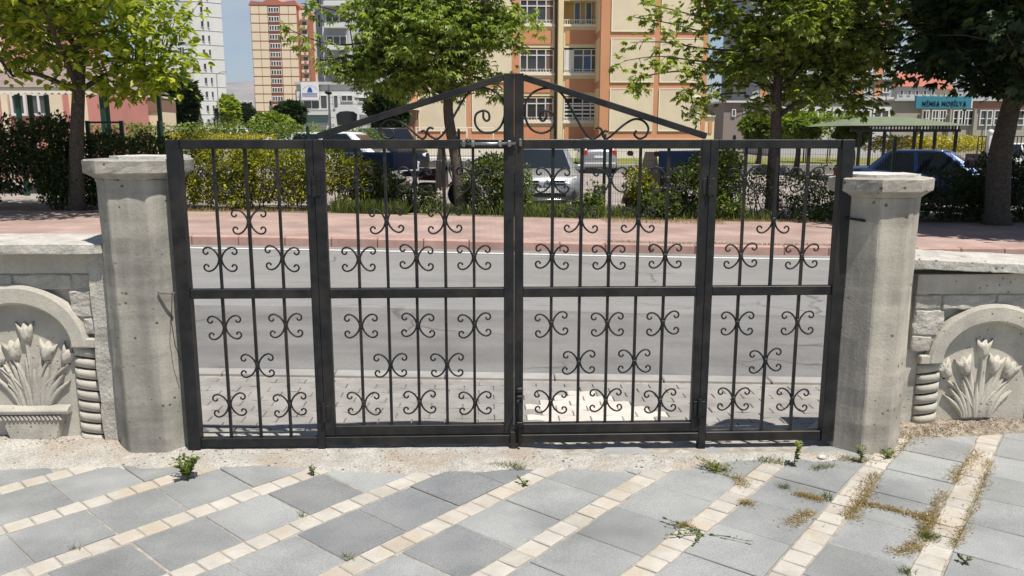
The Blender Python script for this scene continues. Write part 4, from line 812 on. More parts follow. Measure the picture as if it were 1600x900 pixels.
for px, Y in ((1292, 41), (1255, 42), (1328, 43)):
    b = P(px, 250, Y); T = Thing('young_tree', {1292: 'staked sapling on the lawn, pale wooden stake', 1255: 'sapling on the lawn left of the staked one', 1328: 'sapling on the lawn next to the gate post'}[px], 'tree', (b.x, Y, 0.2), group='saplings on the lawn')
    T.part('trunk', MB().tube([(b.x, Y, 0.15), (b.x+0.03, Y, 2.0)], [0.04, 0.02], 8), bark, smooth=True)
    T.part('stake', MB().tube([(b.x+0.10, Y-0.05, 0.15), (b.x+0.10, Y-0.05, 1.75)], 0.035, 6), wood)
    u = rng.normal(size=(260, 3)); leaves('crown', np.array([b.x, Y, 2.2])+u*np.array([.35, .35, .35]), u, 0.16*rng.uniform(.6, 1.2, 260), T_MAPLE, leaf_g, T.e, T.loc)

# grass along the strip and weeds
def grass(name, label, pos, h, mat, spread=0.7, cat='grass'):
    d = rng.normal(0, spread*0.5, (len(pos), 3)); d[:, 2] = 1.0
    o = leaves(name, pos, d, h*rng.uniform(0.45, 1.3, len(pos)), T_BLADE, mat, None, None); o['label'] = label; o['category'] = cat; return o
def strip(px0, px1, Y0, Y1, n):
    a = rng.random(n); y = Y0+(Y1-Y0)*rng.random(n); y *= 1.069; x = np.array([PX(px0+(px1-px0)*t, 17.1, 330) for t in a])
    return np.array([(q, r_, GZ(q, r_)+0.10) for q, r_ in zip(x, y)])
grass('tall_grass', 'tall green grass growing between shrubs and sidewalk edge', np.vstack([strip(525, 640, 15.45, 16.0, 2200), strip(560, 600, 15.4, 15.7, 500), strip(650, 800, 15.6, 16.2, 400), strip(818, 930, 15.5, 16.2, 1700), strip(930, 990, 15.6, 16.2, 500), strip(990, 1110, 15.6, 16.0, 350), strip(1110, 1200, 15.5, 16.0, 300)]), 0.27, grass_m)
grass('low_grass', 'low dry grass fringe creeping over the pink sidewalk', np.vstack([strip(930, 1110, 14.6, 15.4, 1500), strip(280, 520, 15.25, 15.6, 900), strip(1100, 1330, 15.1, 15.5, 700)]), 0.09, straw_m)
k0 = np.array([(x, ROAD_F+0.16+abs(rng.normal(0, .05)), GZ(x, 12.6)+0.11) for x in rng.uniform(1.9, 6.0, 2200)])
grass('kerb_grass', 'thin green grass line growing behind the pink kerb', k0, 0.045, grass_m)
def joint_pts(line, n, wd):
    L_ = [G(*q) for q in line]; o = []
    for _ in range(n):
        i = random.randrange(len(L_)-1); t = random.random(); q = L_[i].lerp(L_[i+1], t); o.append((q.x+random.gauss(0, wd), q.y+random.gauss(0, wd), -0.004))
    return np.array(o)
dry = [([(1370, 740), (1355, 765), (1340, 790), (1325, 810)], 900, .018), ([(1335, 785), (1385, 795), (1440, 808)], 500, .012), ([(1440, 805), (1455, 815), (1440, 845)], 450, .02), ([(1475, 770), (1460, 800), (1440, 830)], 450, .014),
       ([(1530, 705), (1500, 735), (1490, 755)], 500, .02), ([(1545, 720), (1535, 760), (1510, 820), (1490, 855)], 600, .012), ([(1265, 800), (1235, 822)], 400, .018), ([(1245, 772), (1285, 782)], 300, .012), ([(1400, 865), (1440, 850)], 260, .018),
       ([(1150, 745), (1165, 760)], 200, .02), ([(1060, 822), (1075, 822)], 120, .012), ([(1160, 785), (1172, 790)], 160, .012), ([(1390, 700), (1440, 680), (1500, 672)], 500, .03), ([(1100, 728), (1130, 735)], 220, .02), ([(1300, 715), (1370, 722)], 260, .02)]
grass('joint_grass', 'short straw-coloured dry grass in the joints of the paving', np.vstack([joint_pts(d[0], int(d[1]*1.3), d[2]*.9) for d in dry]), 0.030, straw_m, 2.6)
ll = np.vstack([joint_pts(d[0], max(40, d[1]//3), d[2]*1.5) for d in dry]+[joint_pts([(1395, 705), (1430, 682), (1500, 675), (1600, 668)], 900, .03), joint_pts([(0, 700), (150, 704), (300, 712)], 120, .03), joint_pts([(330, 712), (800, 716), (1280, 725)], 220, .04)])
ll[:, 2] = rng.uniform(0.003, 0.012, len(ll))
for i_, q_ in enumerate(ll):
    if q_[0] > 2.0 and q_[1] > 4.05: ll[i_, 2] = zmound(q_[0], q_[1])+0.004
    elif q_[1] > 3.75: ll[i_, 2] = max(zthr(q_[0], q_[1]), 0.0)+0.004
dl = rng.normal(0, 1, (len(ll), 3)); dl[:, 2] *= 0.25
lo_ = leaves('leaf_litter', ll, dl, 0.009*rng.uniform(.5, 1.5, len(ll)), T_OVAL, leafmat('dry_leaf', (0.16, 0.10, 0.055), (0.42, 0.31, 0.18), 0.1), roll=0.5); lo_['label'] = 'scattered dry brown leaf litter along the joints and wall base'; lo_['category'] = 'leaf litter'
grn = [([(800, 730), (815, 733)], 160, .014), ([(770, 728), (800, 730)], 200, .012), ([(1185, 720), (1230, 725)], 260, .02), ([(1110, 730), (1140, 742)], 160, .02), ([(1445, 838), (1455, 842)], 240, .016), ([(1270, 735), (1300, 730)], 200, .014), ([(1220, 760), (1228, 764)], 70, .008), ([(1290, 775), (1295, 782)], 90, .01), ([(1410, 892), (1420, 896)], 80, .01), ([(538, 868), (552, 877)], 40, .004), ([(470, 805), (476, 808)], 22, .003), ([(112, 858), (122, 860)], 22, .004), ([(1380, 710), (1395, 712)], 100, .012)]
grass('green_tufts', 'small green grass tufts sprouting along paving joints', np.vstack([joint_pts(*d) for d in grn]), 0.032, grass_m, 1.3)
def weed(label, px, py, h, n, mat, lean=0.25, stems=7, size=0.03, flat=0.0):
    b = G(px, py); T = Thing('weed', label, 'weed', tuple(b), group='weeds in the paving'); mb = MB(); pos = []; dr = []
    for i in range(stems):
        a = random.uniform(0, 6.28); hh = h*random.uniform(0.5, 1.0); dx = Vector((math.cos(a), math.sin(a), 0))*hh*(lean+flat*1.5); p2 = b+dx+Vector((0, 0, hh*(1-flat))); p1 = b+dx*0.35+Vector((0, 0, hh*0.5*(1-flat)+0.004))
        mb.tube([b, p1, p2], [0.0022, 0.0018, 0.001], 4)
        for k in range(n//stems):
            t = random.uniform(0.15, 1.0); q = (b.lerp(p1, t*2) if t < .5 else p1.lerp(p2, t*2-1)); pos.append(q); dr.append(dx.normalized()*0.5+Vector((random.gauss(0, .6), random.gauss(0, .6), 0.35)))
    T.part('stalk', mb, mat, fixn=False); leaves('leaves', np.array(pos), np.array(dr), size*rng.uniform(.5, 1.3, len(pos)), T_OVAL, mat, T.e, T.loc)
weed('bushy green weed growing in front of the left pillar', 293, 748, 0.14, 230, hedge_g, 0.55, 15, 0.024)
weed('small grey-green weed at the threshold left of centre', 490, 742, 0.055, 40, hedge_p, 0.5, 5, 0.016)
weed('little green weed beside the pale cobbles under the gate centre', 818, 758, 0.035, 50, hedge_g, 0.9, 7, 0.018)
weed('creeping dark weed spread across the right-hand cobbles', 1100, 835, 0.13, 90, hedge_p, 0.3, 6, 0.016, 0.85)
weed('upright thin weed before the right fixed gate panel', 1240, 728, 0.13, 36, hedge_g, 0.12, 2, 0.034)
weed('trailing weed under the right hinge post', 1125, 738, 0.12, 50, hedge_g, 0.35, 6, 0.02, 0.5)
weed('weed sprouting at the base of the right pillar', 1345, 722, 0.10, 36, hedge_g, 0.15, 3, 0.024)
weed('small dark weed on the slab at lower right', 1508, 880, 0.03, 36, hedge_p, 0.9, 6, 0.016)
weed('low leafy weed by the right pillar corner', 1385, 716, 0.05, 40, hedge_g, 0.8, 7, 0.022)
# loose stones and rubble
def stone(label, px, py, r_, seed, z=0.0):
    b = G(px, py, z); me = MB().lathe([(r_*.5, 0), (r_*.95, r_*.25), (r_*.8, r_*.55), (r_*.3, r_*.72)], 7, (0, 0, 0)); o = link('loose_stone', mkmesh('loose_stone', me, concrete_top, rough=(1, r_*0.25, 30, seed)), None, tuple(b), (0, 0, seed))
    o['label'] = label; o['category'] = 'stone'; o['group'] = 'loose stones by the gate'
stone('pale stone chip at the foot of the left gate post', 318, 699, 0.022, 1, .02); stone('smaller stone chip right of the left gate post foot', 334, 698, 0.014, 2, .02)
stone('brown pebble below the left gate leaf sill', 558, 700, 0.013, 3, .015); stone('flat stone before the right pillar corner', 1283, 716, 0.022, 4, .005); stone('tiny pebble on the threshold left of the weed', 472, 702, 0.010, 5, .015)

# ================================================================== VEHICLES
def wheel(T, x, y, r_, side, wd=0.19):
    t_ = T.part('wheel', MB().lathe([(r_*0.62, -wd/2), (r_*0.92, -wd/2), (r_, -wd/2+.03), (r_, wd/2-.03), (r_*0.92, wd/2), (r_*0.62, wd/2)], 24, (x, y, r_), 'y'), rubber, world=False, smooth=True)
    mb = MB().lathe([(0.05, side*wd*0.42), (0.06, side*wd*0.50), (0.02, side*wd*0.50)], 12, (x, y, r_), 'y'); mb.lathe([(r_*0.66, side*wd*0.40), (r_*0.66, side*wd*0.505), (r_*0.58, side*wd*0.505), (r_*0.58, side*wd*0.40)], 24, (x, y, r_), 'y')
    for k in range(7):
        a = 2*math.pi*k/7; mb.bar((x+0.04*math.cos(a), y+side*wd*0.46, r_+0.04*math.sin(a)), (x+r_*.62*math.cos(a), y+side*wd*0.46, r_+r_*.62*math.sin(a)), 0.045, 0.02, up=(0, 1, 0))
    T.part('rim', mb, rim_m, parent=t_, world=False)
    return t_
def car(name, label, loc, rz, paint, L=4.2, W=1.72, H=1.45, hood=0.95, nose=0.62, tail=0.95, rear='hatch', group='parked cars', cat='car', belt=0.92, trunk=0.55, wr=0.30, roof0=None):
    T = Thing(name, label, cat, loc, rz, group); h = L/2; hw = W/2      # +x is the front
    fw, rw = h-0.82, -h+0.80
    st = [(-h, 0.42, tail*0.86, .80), (-h+.06, 0.30, tail*0.97, .90), (-h+.3, 0.22, tail, .97), (rw, 0.2, tail+.01, 1.0), (0, 0.2, belt, 1.0), (fw-.35, 0.2, belt-.0, 1.0), (fw, 0.2, hood-.06, .985), (h-.35, 0.22, hood-.16, .93), (h-.10, 0.26, nose+.06, .86), (h, 0.34, nose-.10, .72)]
    secs = []
    for x, zb, zt, kw in st:
        w_ = hw*kw; zm = (zb+zt)/2
        pr = [(w_*.86, zb), (w_*.97, zb+.08), (w_, zm), (w_*.975, zt-.12), (w_*.92, zt-.03), (w_*.6, zt+.015), (0, zt+.03)]
        secs.append([(x, y, z) for y, z in pr]+[(x, -y, z) for y, z in reversed(pr[:-1])])
    T.part('body', MB().loft(secs), paint, world=False, smooth=True)
    # cabin
    xa, xb = (fw-0.18, roof0 or (fw-0.95)); ra, rb = (-h+(0.10 if rear == 'hatch' else trunk+.10), -h+(0.42 if rear == 'hatch' else trunk+.62)); bz = belt-0.03; rz_ = H
    wb, wt = hw*0.93, hw*0.72
    base = [(xa, wb*.86, bz), (xa-.25, wb, bz), (ra+.15, wb, bz), (ra, wb*.86, bz)]; roof = [(xb, wt*.9, rz_-.03), (xb-.15, wt, rz_-.01), (rb+.12, wt, rz_-.02), (rb, wt*.9, rz_-.05)]
    bb = base+[(x, -y, z) for x, y, z in reversed(base)]; rr = roof+[(x, -y, z) for x, y, z in reversed(roof)]
    c = T.part('cabin', MB().loft([bb, rr], caps=False), paint, world=False)
    T.part('roof', MB().loft([rr, [(x*.94+(xb+rb)/2*.06, y*.9, z+.035) for x, y, z in rr], [((xb+rb)/2+(x-(xb+rb)/2)*.6, y*.5, rz_+.03) for x, y, z in rr]]), paint, parent=c, world=False, smooth=True)
    def panel(nm, a, b, c_, d, ins, nrm, mat=car_glass):
        q = [Vector(v) for v in (a, b, c_, d)]; ctr = sum(q, Vector())/4; q = [ctr+(v-ctr)*(1-ins)+Vector(nrm)*0.006 for v in q]; q2 = [v+Vector(nrm)*0.006 for v in q]
        T.part(nm, MB().loft([q, q2]), mat, parent=c, world=False)
    panel('windshield', bb[0], bb[7], rr[7], rr[0], 0.07, (0.8, 0, 0.5)); panel('rear_window', bb[3], bb[4], rr[4], rr[3], 0.1, (-0.8, 0, 0.4))
    for sd_ in (1, -1):
        f = lambda v: (v[0], v[1]*sd_, v[2])
        mid = 0.02
        def lerp(a, b, t): return tuple(a[i]+(b[i]-a[i])*t for i in range(3))
        for t0, t1 in ((0.02, 0.50), (0.53, 0.97)):
            panel('side_window', f(lerp(base[1], base[2], t0)), f(lerp(base[1], base[2], t1)), f(lerp(roof[1], roof[2], t1)), f(lerp(roof[1], roof[2], t0)), 0.07, (0, sd_*.9, 0.3))
        T.part('mirror', MB().box(xa-.35, xa-.22, *sorted((sd_*wb, sd_*(wb+.19))), bz+.02, bz+.15), paint, world=False, bevel=0.03)
        hp = [(.46, nose+.02, -.03), (.84, nose+.07, -.16), (.86, nose-.05, -.13), (.62, nose-.10, -.03), (.46, nose-.07, -.005)]
        hl = T.part('headlight', MB().loft([[(h+dx+q, sd_*hw*y*(.94 if y > .7 else 1), z) for y, z, dx in hp] for q in (-.12, .02)]), lamp_clear, world=False, bevel=0.006)
        T.part('tail_light', MB().box(-h-.005, -h+.12, *sorted((sd_*hw*.66, sd_*hw*.90)), tail-.26, tail-.05), lamp_red, world=False, bevel=0.01)
        for xw in (h-.78, -h+.74): wheel(T, xw, sd_*(hw-.10), wr, sd_)
        T.part('fog_lamp', MB().lathe([(0.055, h-.11), (0.055, h-.055), (0.04, h-.05)], 14, (0, sd_*hw*.62, 0.40), 'x'), lamp_clear, world=False)
    T.part('grille', MB().box(h-.055, h-.02, -hw*.42, hw*.42, nose-.10, nose-.06), plastic, world=False); T.part('air_intake', MB().box(h-.06, h+.012, -hw*.50, hw*.50, 0.36, 0.45), plastic, world=False, bevel=0.01)
    T.part('bumper_strip', MB().tube([(h-.22, -hw*.78, .33), (h-.06, -hw*.6, .31), (h+.0, -hw*.3, .30), (h+.0, hw*.3, .30), (h-.06, hw*.6, .31), (h-.22, hw*.78, .33)], 0.022, 6), chrome, world=False, smooth=True)
    T.part('number_plate', MB().box(h+.002, h+.018, -.26, .26, .455, .56), sign_white, world=False); T.part('rear_plate', MB().box(-h-.02, -h+.01, -.26, .26, tail-.40, tail-.29), sign_white, world=False)
    T.part('rear_bumper', MB().box(-h-.06, -h+.14, -hw*.86, hw*.86, .32, .50), paint, world=False, bevel=0.03)
    return T
def car_at(px, Y, rz_deg, *a, **k): x = PX(px, Y, 300); return car(a[0], a[1], (x, Y, GZ(x, Y)+0.035), R(rz_deg), *a[2:], **k)
sc = car_at(845, 20.35, -90, 'parked_car', 'silver hatchback facing the gate, nose toward the hedge', silver, L=4.15, W=1.70, H=1.42, hood=1.0, nose=0.74)
d_ = [(0.0, 0.085), (0.062, 0.0), (0.0, -0.085), (-0.062, 0.0)]
mb = MB()
for i in range(4):
    a = d_[i]; b = d_[(i+1) % 4]; mb.bar((2.085, a[0], 0.655+a[1]), (2.085, b[0], 0.655+b[1]), 0.03, 0.03, up=(1, 0, 0))
sc.part('emblem', mb, chrome, world=False)
for y in (-.3, .3): sc.part('grille_slot', MB().box(1.98, 2.075, *sorted((y-.16, y+.12)), 0.70, 0.73), plastic, world=False, bevel=0.005); sc.part('grille_slot', MB().box(1.99, 2.09, *sorted((y-.16, y+.12)), 0.635, 0.665), plastic, world=False, bevel=0.005)
car_at(929, 41, 88, 'parked_car', 'silver estate car seen from behind, farther back on the lot', silver, L=4.5, W=1.76, H=1.62, hood=1.05, tail=1.12, belt=1.02, nose=.72)
car_at(1452, 20.6, -33, 'parked_car', 'deep blue saloon half hidden by the dark hedge on the right', blue_paint, L=4.4, W=1.72, H=1.46, hood=0.98, tail=1.02, rear='saloon', belt=0.94)
car_at(548, 27, -12, 'parked_car', 'white van-like car roof showing above the left gate rail', white_paint, L=4.3, W=1.75, H=1.66, hood=1.08, tail=1.12, belt=1.06, nose=.8)
car_at(612, 36, -60, 'parked_car', 'black off-road car behind the white one, under the trees', black_paint, L=4.6, W=1.85, H=1.9, hood=1.2, tail=1.25, belt=1.18, nose=.85, wr=.38)
car_at(1592, 38, 8, 'parked_car', 'small white car behind the black railing at right edge', white_paint, L=3.9, W=1.65, H=1.45)
for px, Y, lab in ((300, 92, 'white car parked by the white tower, leftmost'), (345, 95, 'white car parked under the hills, middle one'), (372, 96, 'white car parked left of the striped tower'), (445, 70, 'white car parked before the striped tower base')):
    car_at(px, Y, 175, 'parked_car', lab, white_paint, L=4.2, W=1.7, H=1.45)

def trike(label, px, Y, rz, accent, bed, cover, bh=1.24):
    x = PX(px, Y, 300); T = Thing('cargo_tricycle', label, 'tricycle', (x, Y, GZ(x, Y)+0.03), R(rz), 'cargo tricycles in the car park')       # +x front
    def prt(n, mb, m, **k): return T.part(n, mb, m, world=False, **k)
    w_ = prt('front_wheel', MB().lathe([(.20, -.05), (.28, -.05), (.30, 0), (.28, .05), (.20, .05)], 22, (1.25, 0, .30), 'y'), rubber, smooth=True); T.part('rim', MB().lathe([(.20, -.02), (.20, .02), (.03, .04), (.03, -.04)], 16, (1.25, 0, .30), 'y'), rim_m, parent=w_, world=False)
    for s_ in (-1, 1):
        prt('fork_leg', MB().tube([(1.25, s_*.09, .30), (0.98, s_*.09, .98)], .022, 8), chrome, smooth=True)
        prt('rear_wheel', MB().lathe([(.16, -.07), (.26, -.07), (.29, 0), (.26, .07), (.16, .07)], 20, (-.75, s_*.52, .29), 'y'), rubber, smooth=True)
        m_ = prt('mirror', MB().loft([[(1.02+.02*q, s_*(.42)+a*.10, 1.38+b*.065) for a, b in ((-1, 0), (-.6, .9), (.6, .9), (1, 0), (.6, -.9), (-.6, -.9))] for q in (0, 1.6)]), accent, bevel=0.004); T.part('mirror_stalk', MB().tube([(.96, s_*.27, 1.08), (1.0, s_*.38, 1.34)], .009, 6), chrome, parent=m_, world=False)
    secs = []
    for k in range(9):
        a = math.pi*(0.02+0.8*k/8); secs.append([(1.25+.36*math.cos(a), y, .30+.36*math.sin(a)-abs(y)*.5) for y in (-.10, 0, .10)]+[(1.25+.345*math.cos(a), y, .30+.345*math.sin(a)-abs(y)*.5) for y in (.10, 0, -.10)])
    prt('mudguard', MB().loft(secs), accent, smooth=True)
    prt('handlebar', MB().tube([(.78, -.42, 1.06), (.90, -.22, 1.08), (.95, 0, 1.04), (.90, .22, 1.08), (.78, .42, 1.06)], .016, 8), chrome, smooth=True)
    prt('headlamp', MB().lathe([(.05, 1.0), (.10, 1.04), (.105, 1.12), (.09, 1.135)], 16, (0, 0, .92), 'x'), chrome, smooth=True)
    prt('fuel_tank', MB().loft([[(x, y*k, z*h_+.62) for y, z in ((-.16, 0), (-.19, .14), (-.10, .27), (.10, .27), (.19, .14), (.16, 0))] for x, k, h_ in ((.80, .5, .7), (.68, .95, 1), (.45, 1, .95), (.25, .6, .55))]), accent, smooth=True)
    prt('seat', MB().box(-.15, .30, -.17, .17, .70, .82), plastic, bevel=0.03); prt('frame_tube', MB().tube([(.95, 0, .95), (.75, 0, .55), (.55, 0, .30), (-.2, 0, .30), (-.75, 0, .34)], .03, 8), dark_metal, smooth=True)
    prt('engine', MB().box(.25, .60, -.17, .17, .26, .56), blue_bed if accent is not burgundy else dark_metal, bevel=0.04)
    prt('axle', MB().tube([(-.75, -.52, .29), (-.75, .52, .29)], .03, 8), dark_metal)
    b = prt('cargo_bed', MB().box(-1.55, -.12, -.62, .62, .84, .90), bed, bevel=0.006)
    for q in ((-1.55, -1.51, -.62, .62), (-.16, -.12, -.62, .62), (-1.51, -.16, -.62, -.58), (-1.51, -.16, .58, .62)): T.part('side_board', MB().box(*q, .901, bh), bed, parent=b, world=False, bevel=0.006)
    if cover: prt('canvas_cover', MB().loft([[(.62+dx, y, z) for y, z in ((-.36, .45), (-.30, .95), (-.16, 1.42), (.16, 1.42), (.30, .95), (.36, .45))] for dx in (0.18, 0.20)]), cover, bevel=0.003)
trike('burgundy cargo tricycle with a blue load box behind the right leaf', 1052, 19.3, -145, burgundy, blue_cargo, beige_cover, 1.42)
trike('blue cargo tricycle in tree shade behind the left leaf', 642, 19.4, -22, burgundy, blue_bed, beige_cover)
# coach
cx0, cx1 = PX(523, 80, 180), PX(561, 80, 180); zt = PZ(166, 80); g0 = GZ(cx0, 80)
T = Thing('coach', 'white coach with dark arched windshield parked by the shop building', 'bus', ((cx0+cx1)/2, 85, g0))
hw = (cx1-cx0)/2; cm = (cx0+cx1)/2
arch = [(cm-hw, g0+.35), (cm-hw, zt-.8), (cm-hw*.9, zt-.2), (cm-hw*.6, zt-.02), (cm, zt+.03), (cm+hw*.6, zt-.02), (cm+hw*.9, zt-.2), (cm+hw, zt-.8), (cm+hw, g0+.35)]
T.part('body', MB().prism_y(arch, 80, 91), white_paint)
ws = [(cm-hw*.78, zt-1.75), (cm-hw*.86, zt-.75), (cm-hw*.55, zt-.52), (cm, zt-.46), (cm+hw*.55, zt-.52), (cm+hw*.86, zt-.75), (cm+hw*.78, zt-1.75)]
T.part('windshield', MB().prism_y(ws, 79.94, 79.995), car_glass)
T.part('side_window', MB().box(cm+hw, cm+hw+.03, 80.4, 90.5, zt-1.75, zt-.75), car_glass); T.part('bumper', MB().box(cm-hw, cm+hw, 79.9, 79.99, g0+.35, g0+.75), plastic)
for sx in (-1, 1):
    for yy in (81.8, 88.5): T.part('wheel', MB().lathe([(.3, -.13), (.5, -.13), (.5, .13), (.3, .13)], 18, (cm+sx*(hw-.12), yy, g0+.5), 'x'), rubber)
    T.part('headlight', MB().box(*sorted((cm+sx*hw*.55, cm+sx*hw*.85)), 79.93, 79.985, g0+.95, g0+1.15), lamp_clear)

# ================================================================== BUILDINGS
def frame_box(mb, x0, x1, z0, z1, y0, y1, t): mb.box(x0, x0+t, y0, y1, z0, z1); mb.box(x1-t, x1, y0, y1, z0, z1); mb.box(x0+t, x1-t, y0, y1, z0, z0+t); mb.box(x0+t, x1-t, y0, y1, z1-t, z1); return mb
def window(T, x0, x1, z0, z1, Y, fr=0.07, mull=(), trans=None, frame=upvc, pane=pane_m, depth=0.06, world=True):
    mb = frame_box(MB(), x0, x1, z0, z1, Y-depth, Y-0.002, fr)
    for t in mull: xx = x0+(x1-x0)*t; mb.box(xx-fr*.45, xx+fr*.45, Y-depth*.95, Y-0.003, z0+fr, z1-fr)
    if trans is not None: zz = z0+(z1-z0)*trans; mb.box(x0+fr, x1-fr, Y-depth*.9, Y-0.004, zz-fr*.45, zz+fr*.45)
    o = T.part('window', mb, frame, world=world)
    T.part('pane', MB().box(x0+fr*.9, x1-fr*.9, Y-depth*.5, Y-0.005, z0+fr*.9, z1-fr*.9), pane, parent=o, world=world); return o
# --- cream and orange apartment block behind the gate
BY = 50.0; BK = 53.0
def bx(px, Y=BY): return PX(px, Y, 110)
def bz(py, Y=BY): return PZ(py, Y)
A = Thing('apartment_block', 'cream and orange apartment block behind the gate, glazed balconies', 'building', (bx(880), BY+6, 0))
TOP = 31.0; g0 = -0.3
A.part('wall', MB().box(bx(938), bx(1105), BY, BY+14, g0, TOP), orange); A.part('wall', MB().box(bx(640), bx(812), BY, BY+14, g0, TOP), orange)
A.part('wall', MB().box(bx(812)+.002, bx(938)-.002, BK, BY+13.5, g0, TOP-.01), cream_y)
FL = [bz(y) for y in (211, 134, 54.5)]; st_h = FL[2]-FL[1]; bands = [FL[0]-0.5]+[FL[0]+i*st_h for i in range(0, 9)]
pan_me = {}
for cols in ((953.5, 1021.5), (1030.5, 1096.5), (652.5, 727.5), (737, 799)):
    for i in range(8):
        z0 = bands[i+1]+0.17 if i else FL[0]+0.22; z1 = bands[i+2]-0.17
        x0, x1 = bx(cols[0]), bx(cols[1]); t_ = A.part('wall_panel', MB().box(x0, x1, BY-0.045, BY-0.002, z0, z1), cream, bevel=0.01)
        A.part('panel_trim', frame_box(MB(), x0, x1, z0, z1, BY-0.06, BY-0.046, 0.055), trim, parent=t_)
# side strip of the wing towards the recess gets cream patches
for i in range(8): A.part('side_panel', MB().box(bx(938)-0.03, bx(938)-0.002, BY+0.35, BK-0.05, FL[0]+i*st_h+.30, FL[0]+(i+1)*st_h-.12), cream_y)
# pier, left bay, balcony bay
pl_, pr_ = PX(872, 51.6, 110), PX(880, 51.6, 110)
A.part('pier', MB().box(pl_, pr_, 51.6, BK-.002, g0, TOP-.02), cream_y)
lb0, lb1 = bx(812)+.06, PX(866, 52.2, 110); rb0, rb1 = PX(880, 52.2, 110)+.02, PX(938, 52.2, 110)-.08
for i in range(7):
    zb = FL[0]+i*st_h                                     # floor slab line: window row sits around zb+1.5
    for (a, b, side) in ((lb0, lb1, 'l'), (rb0, rb1, 'r')):
        zp0, zp1 = zb-0.62+0.02, zb+0.95
        A.part('parapet', MB().box(a, b, 52.2, BK-.003, zb-0.65, zb+0.88), cream_y)
        A.part('orange_panel', MB().box(a+.12, b-.18, 52.16, 52.198, zb-0.30, zb+0.52), orange)
        A.part('sill', MB().box(a-.02, b+.02, 52.08, 52.199, zb+0.72, zb+0.86), trim)
        if side == 'r' and i == 2:
            A.part('balcony_back', MB().box(a, b, BK-.05, BK-.004, zb+.89, zb+2.4), ochre)
            for q in (.30, .62): window(A, a+(b-a)*q, a+(b-a)*(q+.20), zb+.95, zb+2.28, BK-.055)
            rl = A.part('railing', MB().box(a, b, 52.22, 52.26, zb+1.12, zb+1.16), upvc)
            for k in range(15): A.part('baluster', MB().box(a+(b-a)*k/15+.04, a+(b-a)*k/15+.075, 52.225, 52.255, zb+.885, zb+1.12), upvc, parent=rl)
        else:
            tr = 0.70
            window(A, a+.02, b-.02, zb+.885, zb+2.38, 52.30, 0.075, (.27, .55, .78) if side == 'r' else (.22, .5, .76), tr, depth=.10)
            if side == 'r' and i == 1: A.part('blue_curtain', MB().box(a+(b-a)*.58, a+(b-a)*.76, 52.235, 52.255, zb+1.0, zb+1.85), pane_blue); A.part('white_blind', MB().box(a+.08, a+(b-a)*.26, 52.20, 52.22, zb+.95, zb+2.3), upvc)
            if side == 'r' and i == 0:
                for k in range(4): A.part('blind_strip', MB().box(a+.08, b-.08, 52.24, 52.25, zb+1.02+k*.24, zb+1.12+k*.24), upvc)
            if side == 'l': A.part('brown_curtain', MB().box(a+(b-a)*.78, b-.09, 52.235, 52.255, zb+.97, zb+(1.9 if i == 0 else 2.3)), curtain)
            rl = A.part('railing', MB().box(a, b, 52.15, 52.18, zb+1.08, zb+1.11), upvc)
            for k in range(12): A.part('baluster', MB().box(a+(b-a)*k/12+.04, a+(b-a)*k/12+.065, 52.152, 52.178, zb+.865, zb+1.08), upvc, parent=rl)
ac = A.part('air_conditioner', MB().box(bx(1085), bx(1096), BY-.38, BY-.05, bz(160), bz(151)), ac_m, bevel=.02)
A.part('fan_grille', MB().lathe([(.16, -.012), (.16, 0), (.05, -.012)], 14, (bx(1090), BY-.385, bz(155.5)), 'y'), plastic, parent=ac)
A.part('base_plinth', MB().box(bx(640), bx(1105), BY-.10, BY-.003, g0, FL[0]-.25), trim)
# low annex at its right with balcony
A.part('annex_wall', MB().box(bx(1106), bx(1122), BY+.3, BY+9, g0, bz(182)), cream_y); A.part('annex_panel', MB().box(bx(1113), bx(1118.5), BY+.25, BY+.298, bz(208), bz(189)), orange); A.part('annex_cap', MB().box(bx(1105.6), bx(1123), BY+.2, BY+9.05, bz(182)+.002, bz(179)), trim)
window(A, bx(1106)+.02, bx(1121), bz(178), bz(156), BY+2.2, .06, (.3, .6))
# brown entrance porch left of it
ent = Thing('entrance_porch', 'brown and orange entrance porch at the left end of the apartment block', 'porch', (bx(630, 49), 49.2, 0))
ent.part('wall', MB().box(PX(618, 49), PX(651, 49), 49, 52, -.2, PZ(172, 49)), M('porch_brown', (.26, .16, .11), rough=.9)); ent.part('roof_slab', MB().box(PX(614, 49), PX(655, 49), 48.6, 52.3, PZ(172, 49)+.003, PZ(168, 49)), trim)
for a, b in ((622, 627), (637, 646)): ent.part('door', MB().box(PX(a, 49), PX(b, 49), 48.95, 48.998, .1, PZ(197, 49)), orange)
hr = Thing('handrail', 'cream metal handrail in front of the apartment block wall', 'handrail', (PX(700, 47), 47, 0))
hr.part('rail', MB().box(PX(650, 47), PX(772, 47), 46.98, 47.03, PZ(200, 47), PZ(198.5, 47)), trim)
for px in (651, 690, 730, 771): hr.part('upright', MB().box(PX(px, 47)-.03, PX(px, 47)+.03, 46.985, 47.025, 0, PZ(200.1, 47)), trim)
hr.part('brace', MB().bar((PX(651, 47), 47, PZ(206, 47)), (PX(658, 47), 47, PZ(200, 47)), .04, .04), trim)
lw = Thing('low_wall', 'long low white-topped retaining wall behind the lot', 'wall', (PX(720, 38), 38, 0))
lw.part('wall', MB().box(PX(655, 38), PX(800, 38), 38, 38.4, -.2, PZ(252, 38)), stone_wall); lw.part('coping', MB().box(PX(653, 38), PX(802, 38), 37.9, 38.45, PZ(252, 38)+.003, PZ(246, 38)), white_wall, bevel=.02)
lw.part('terrace', MB().box(PX(655, 38), PX(800, 38), 38.46, 46.5, -.2, PZ(249, 38)), lot_m)

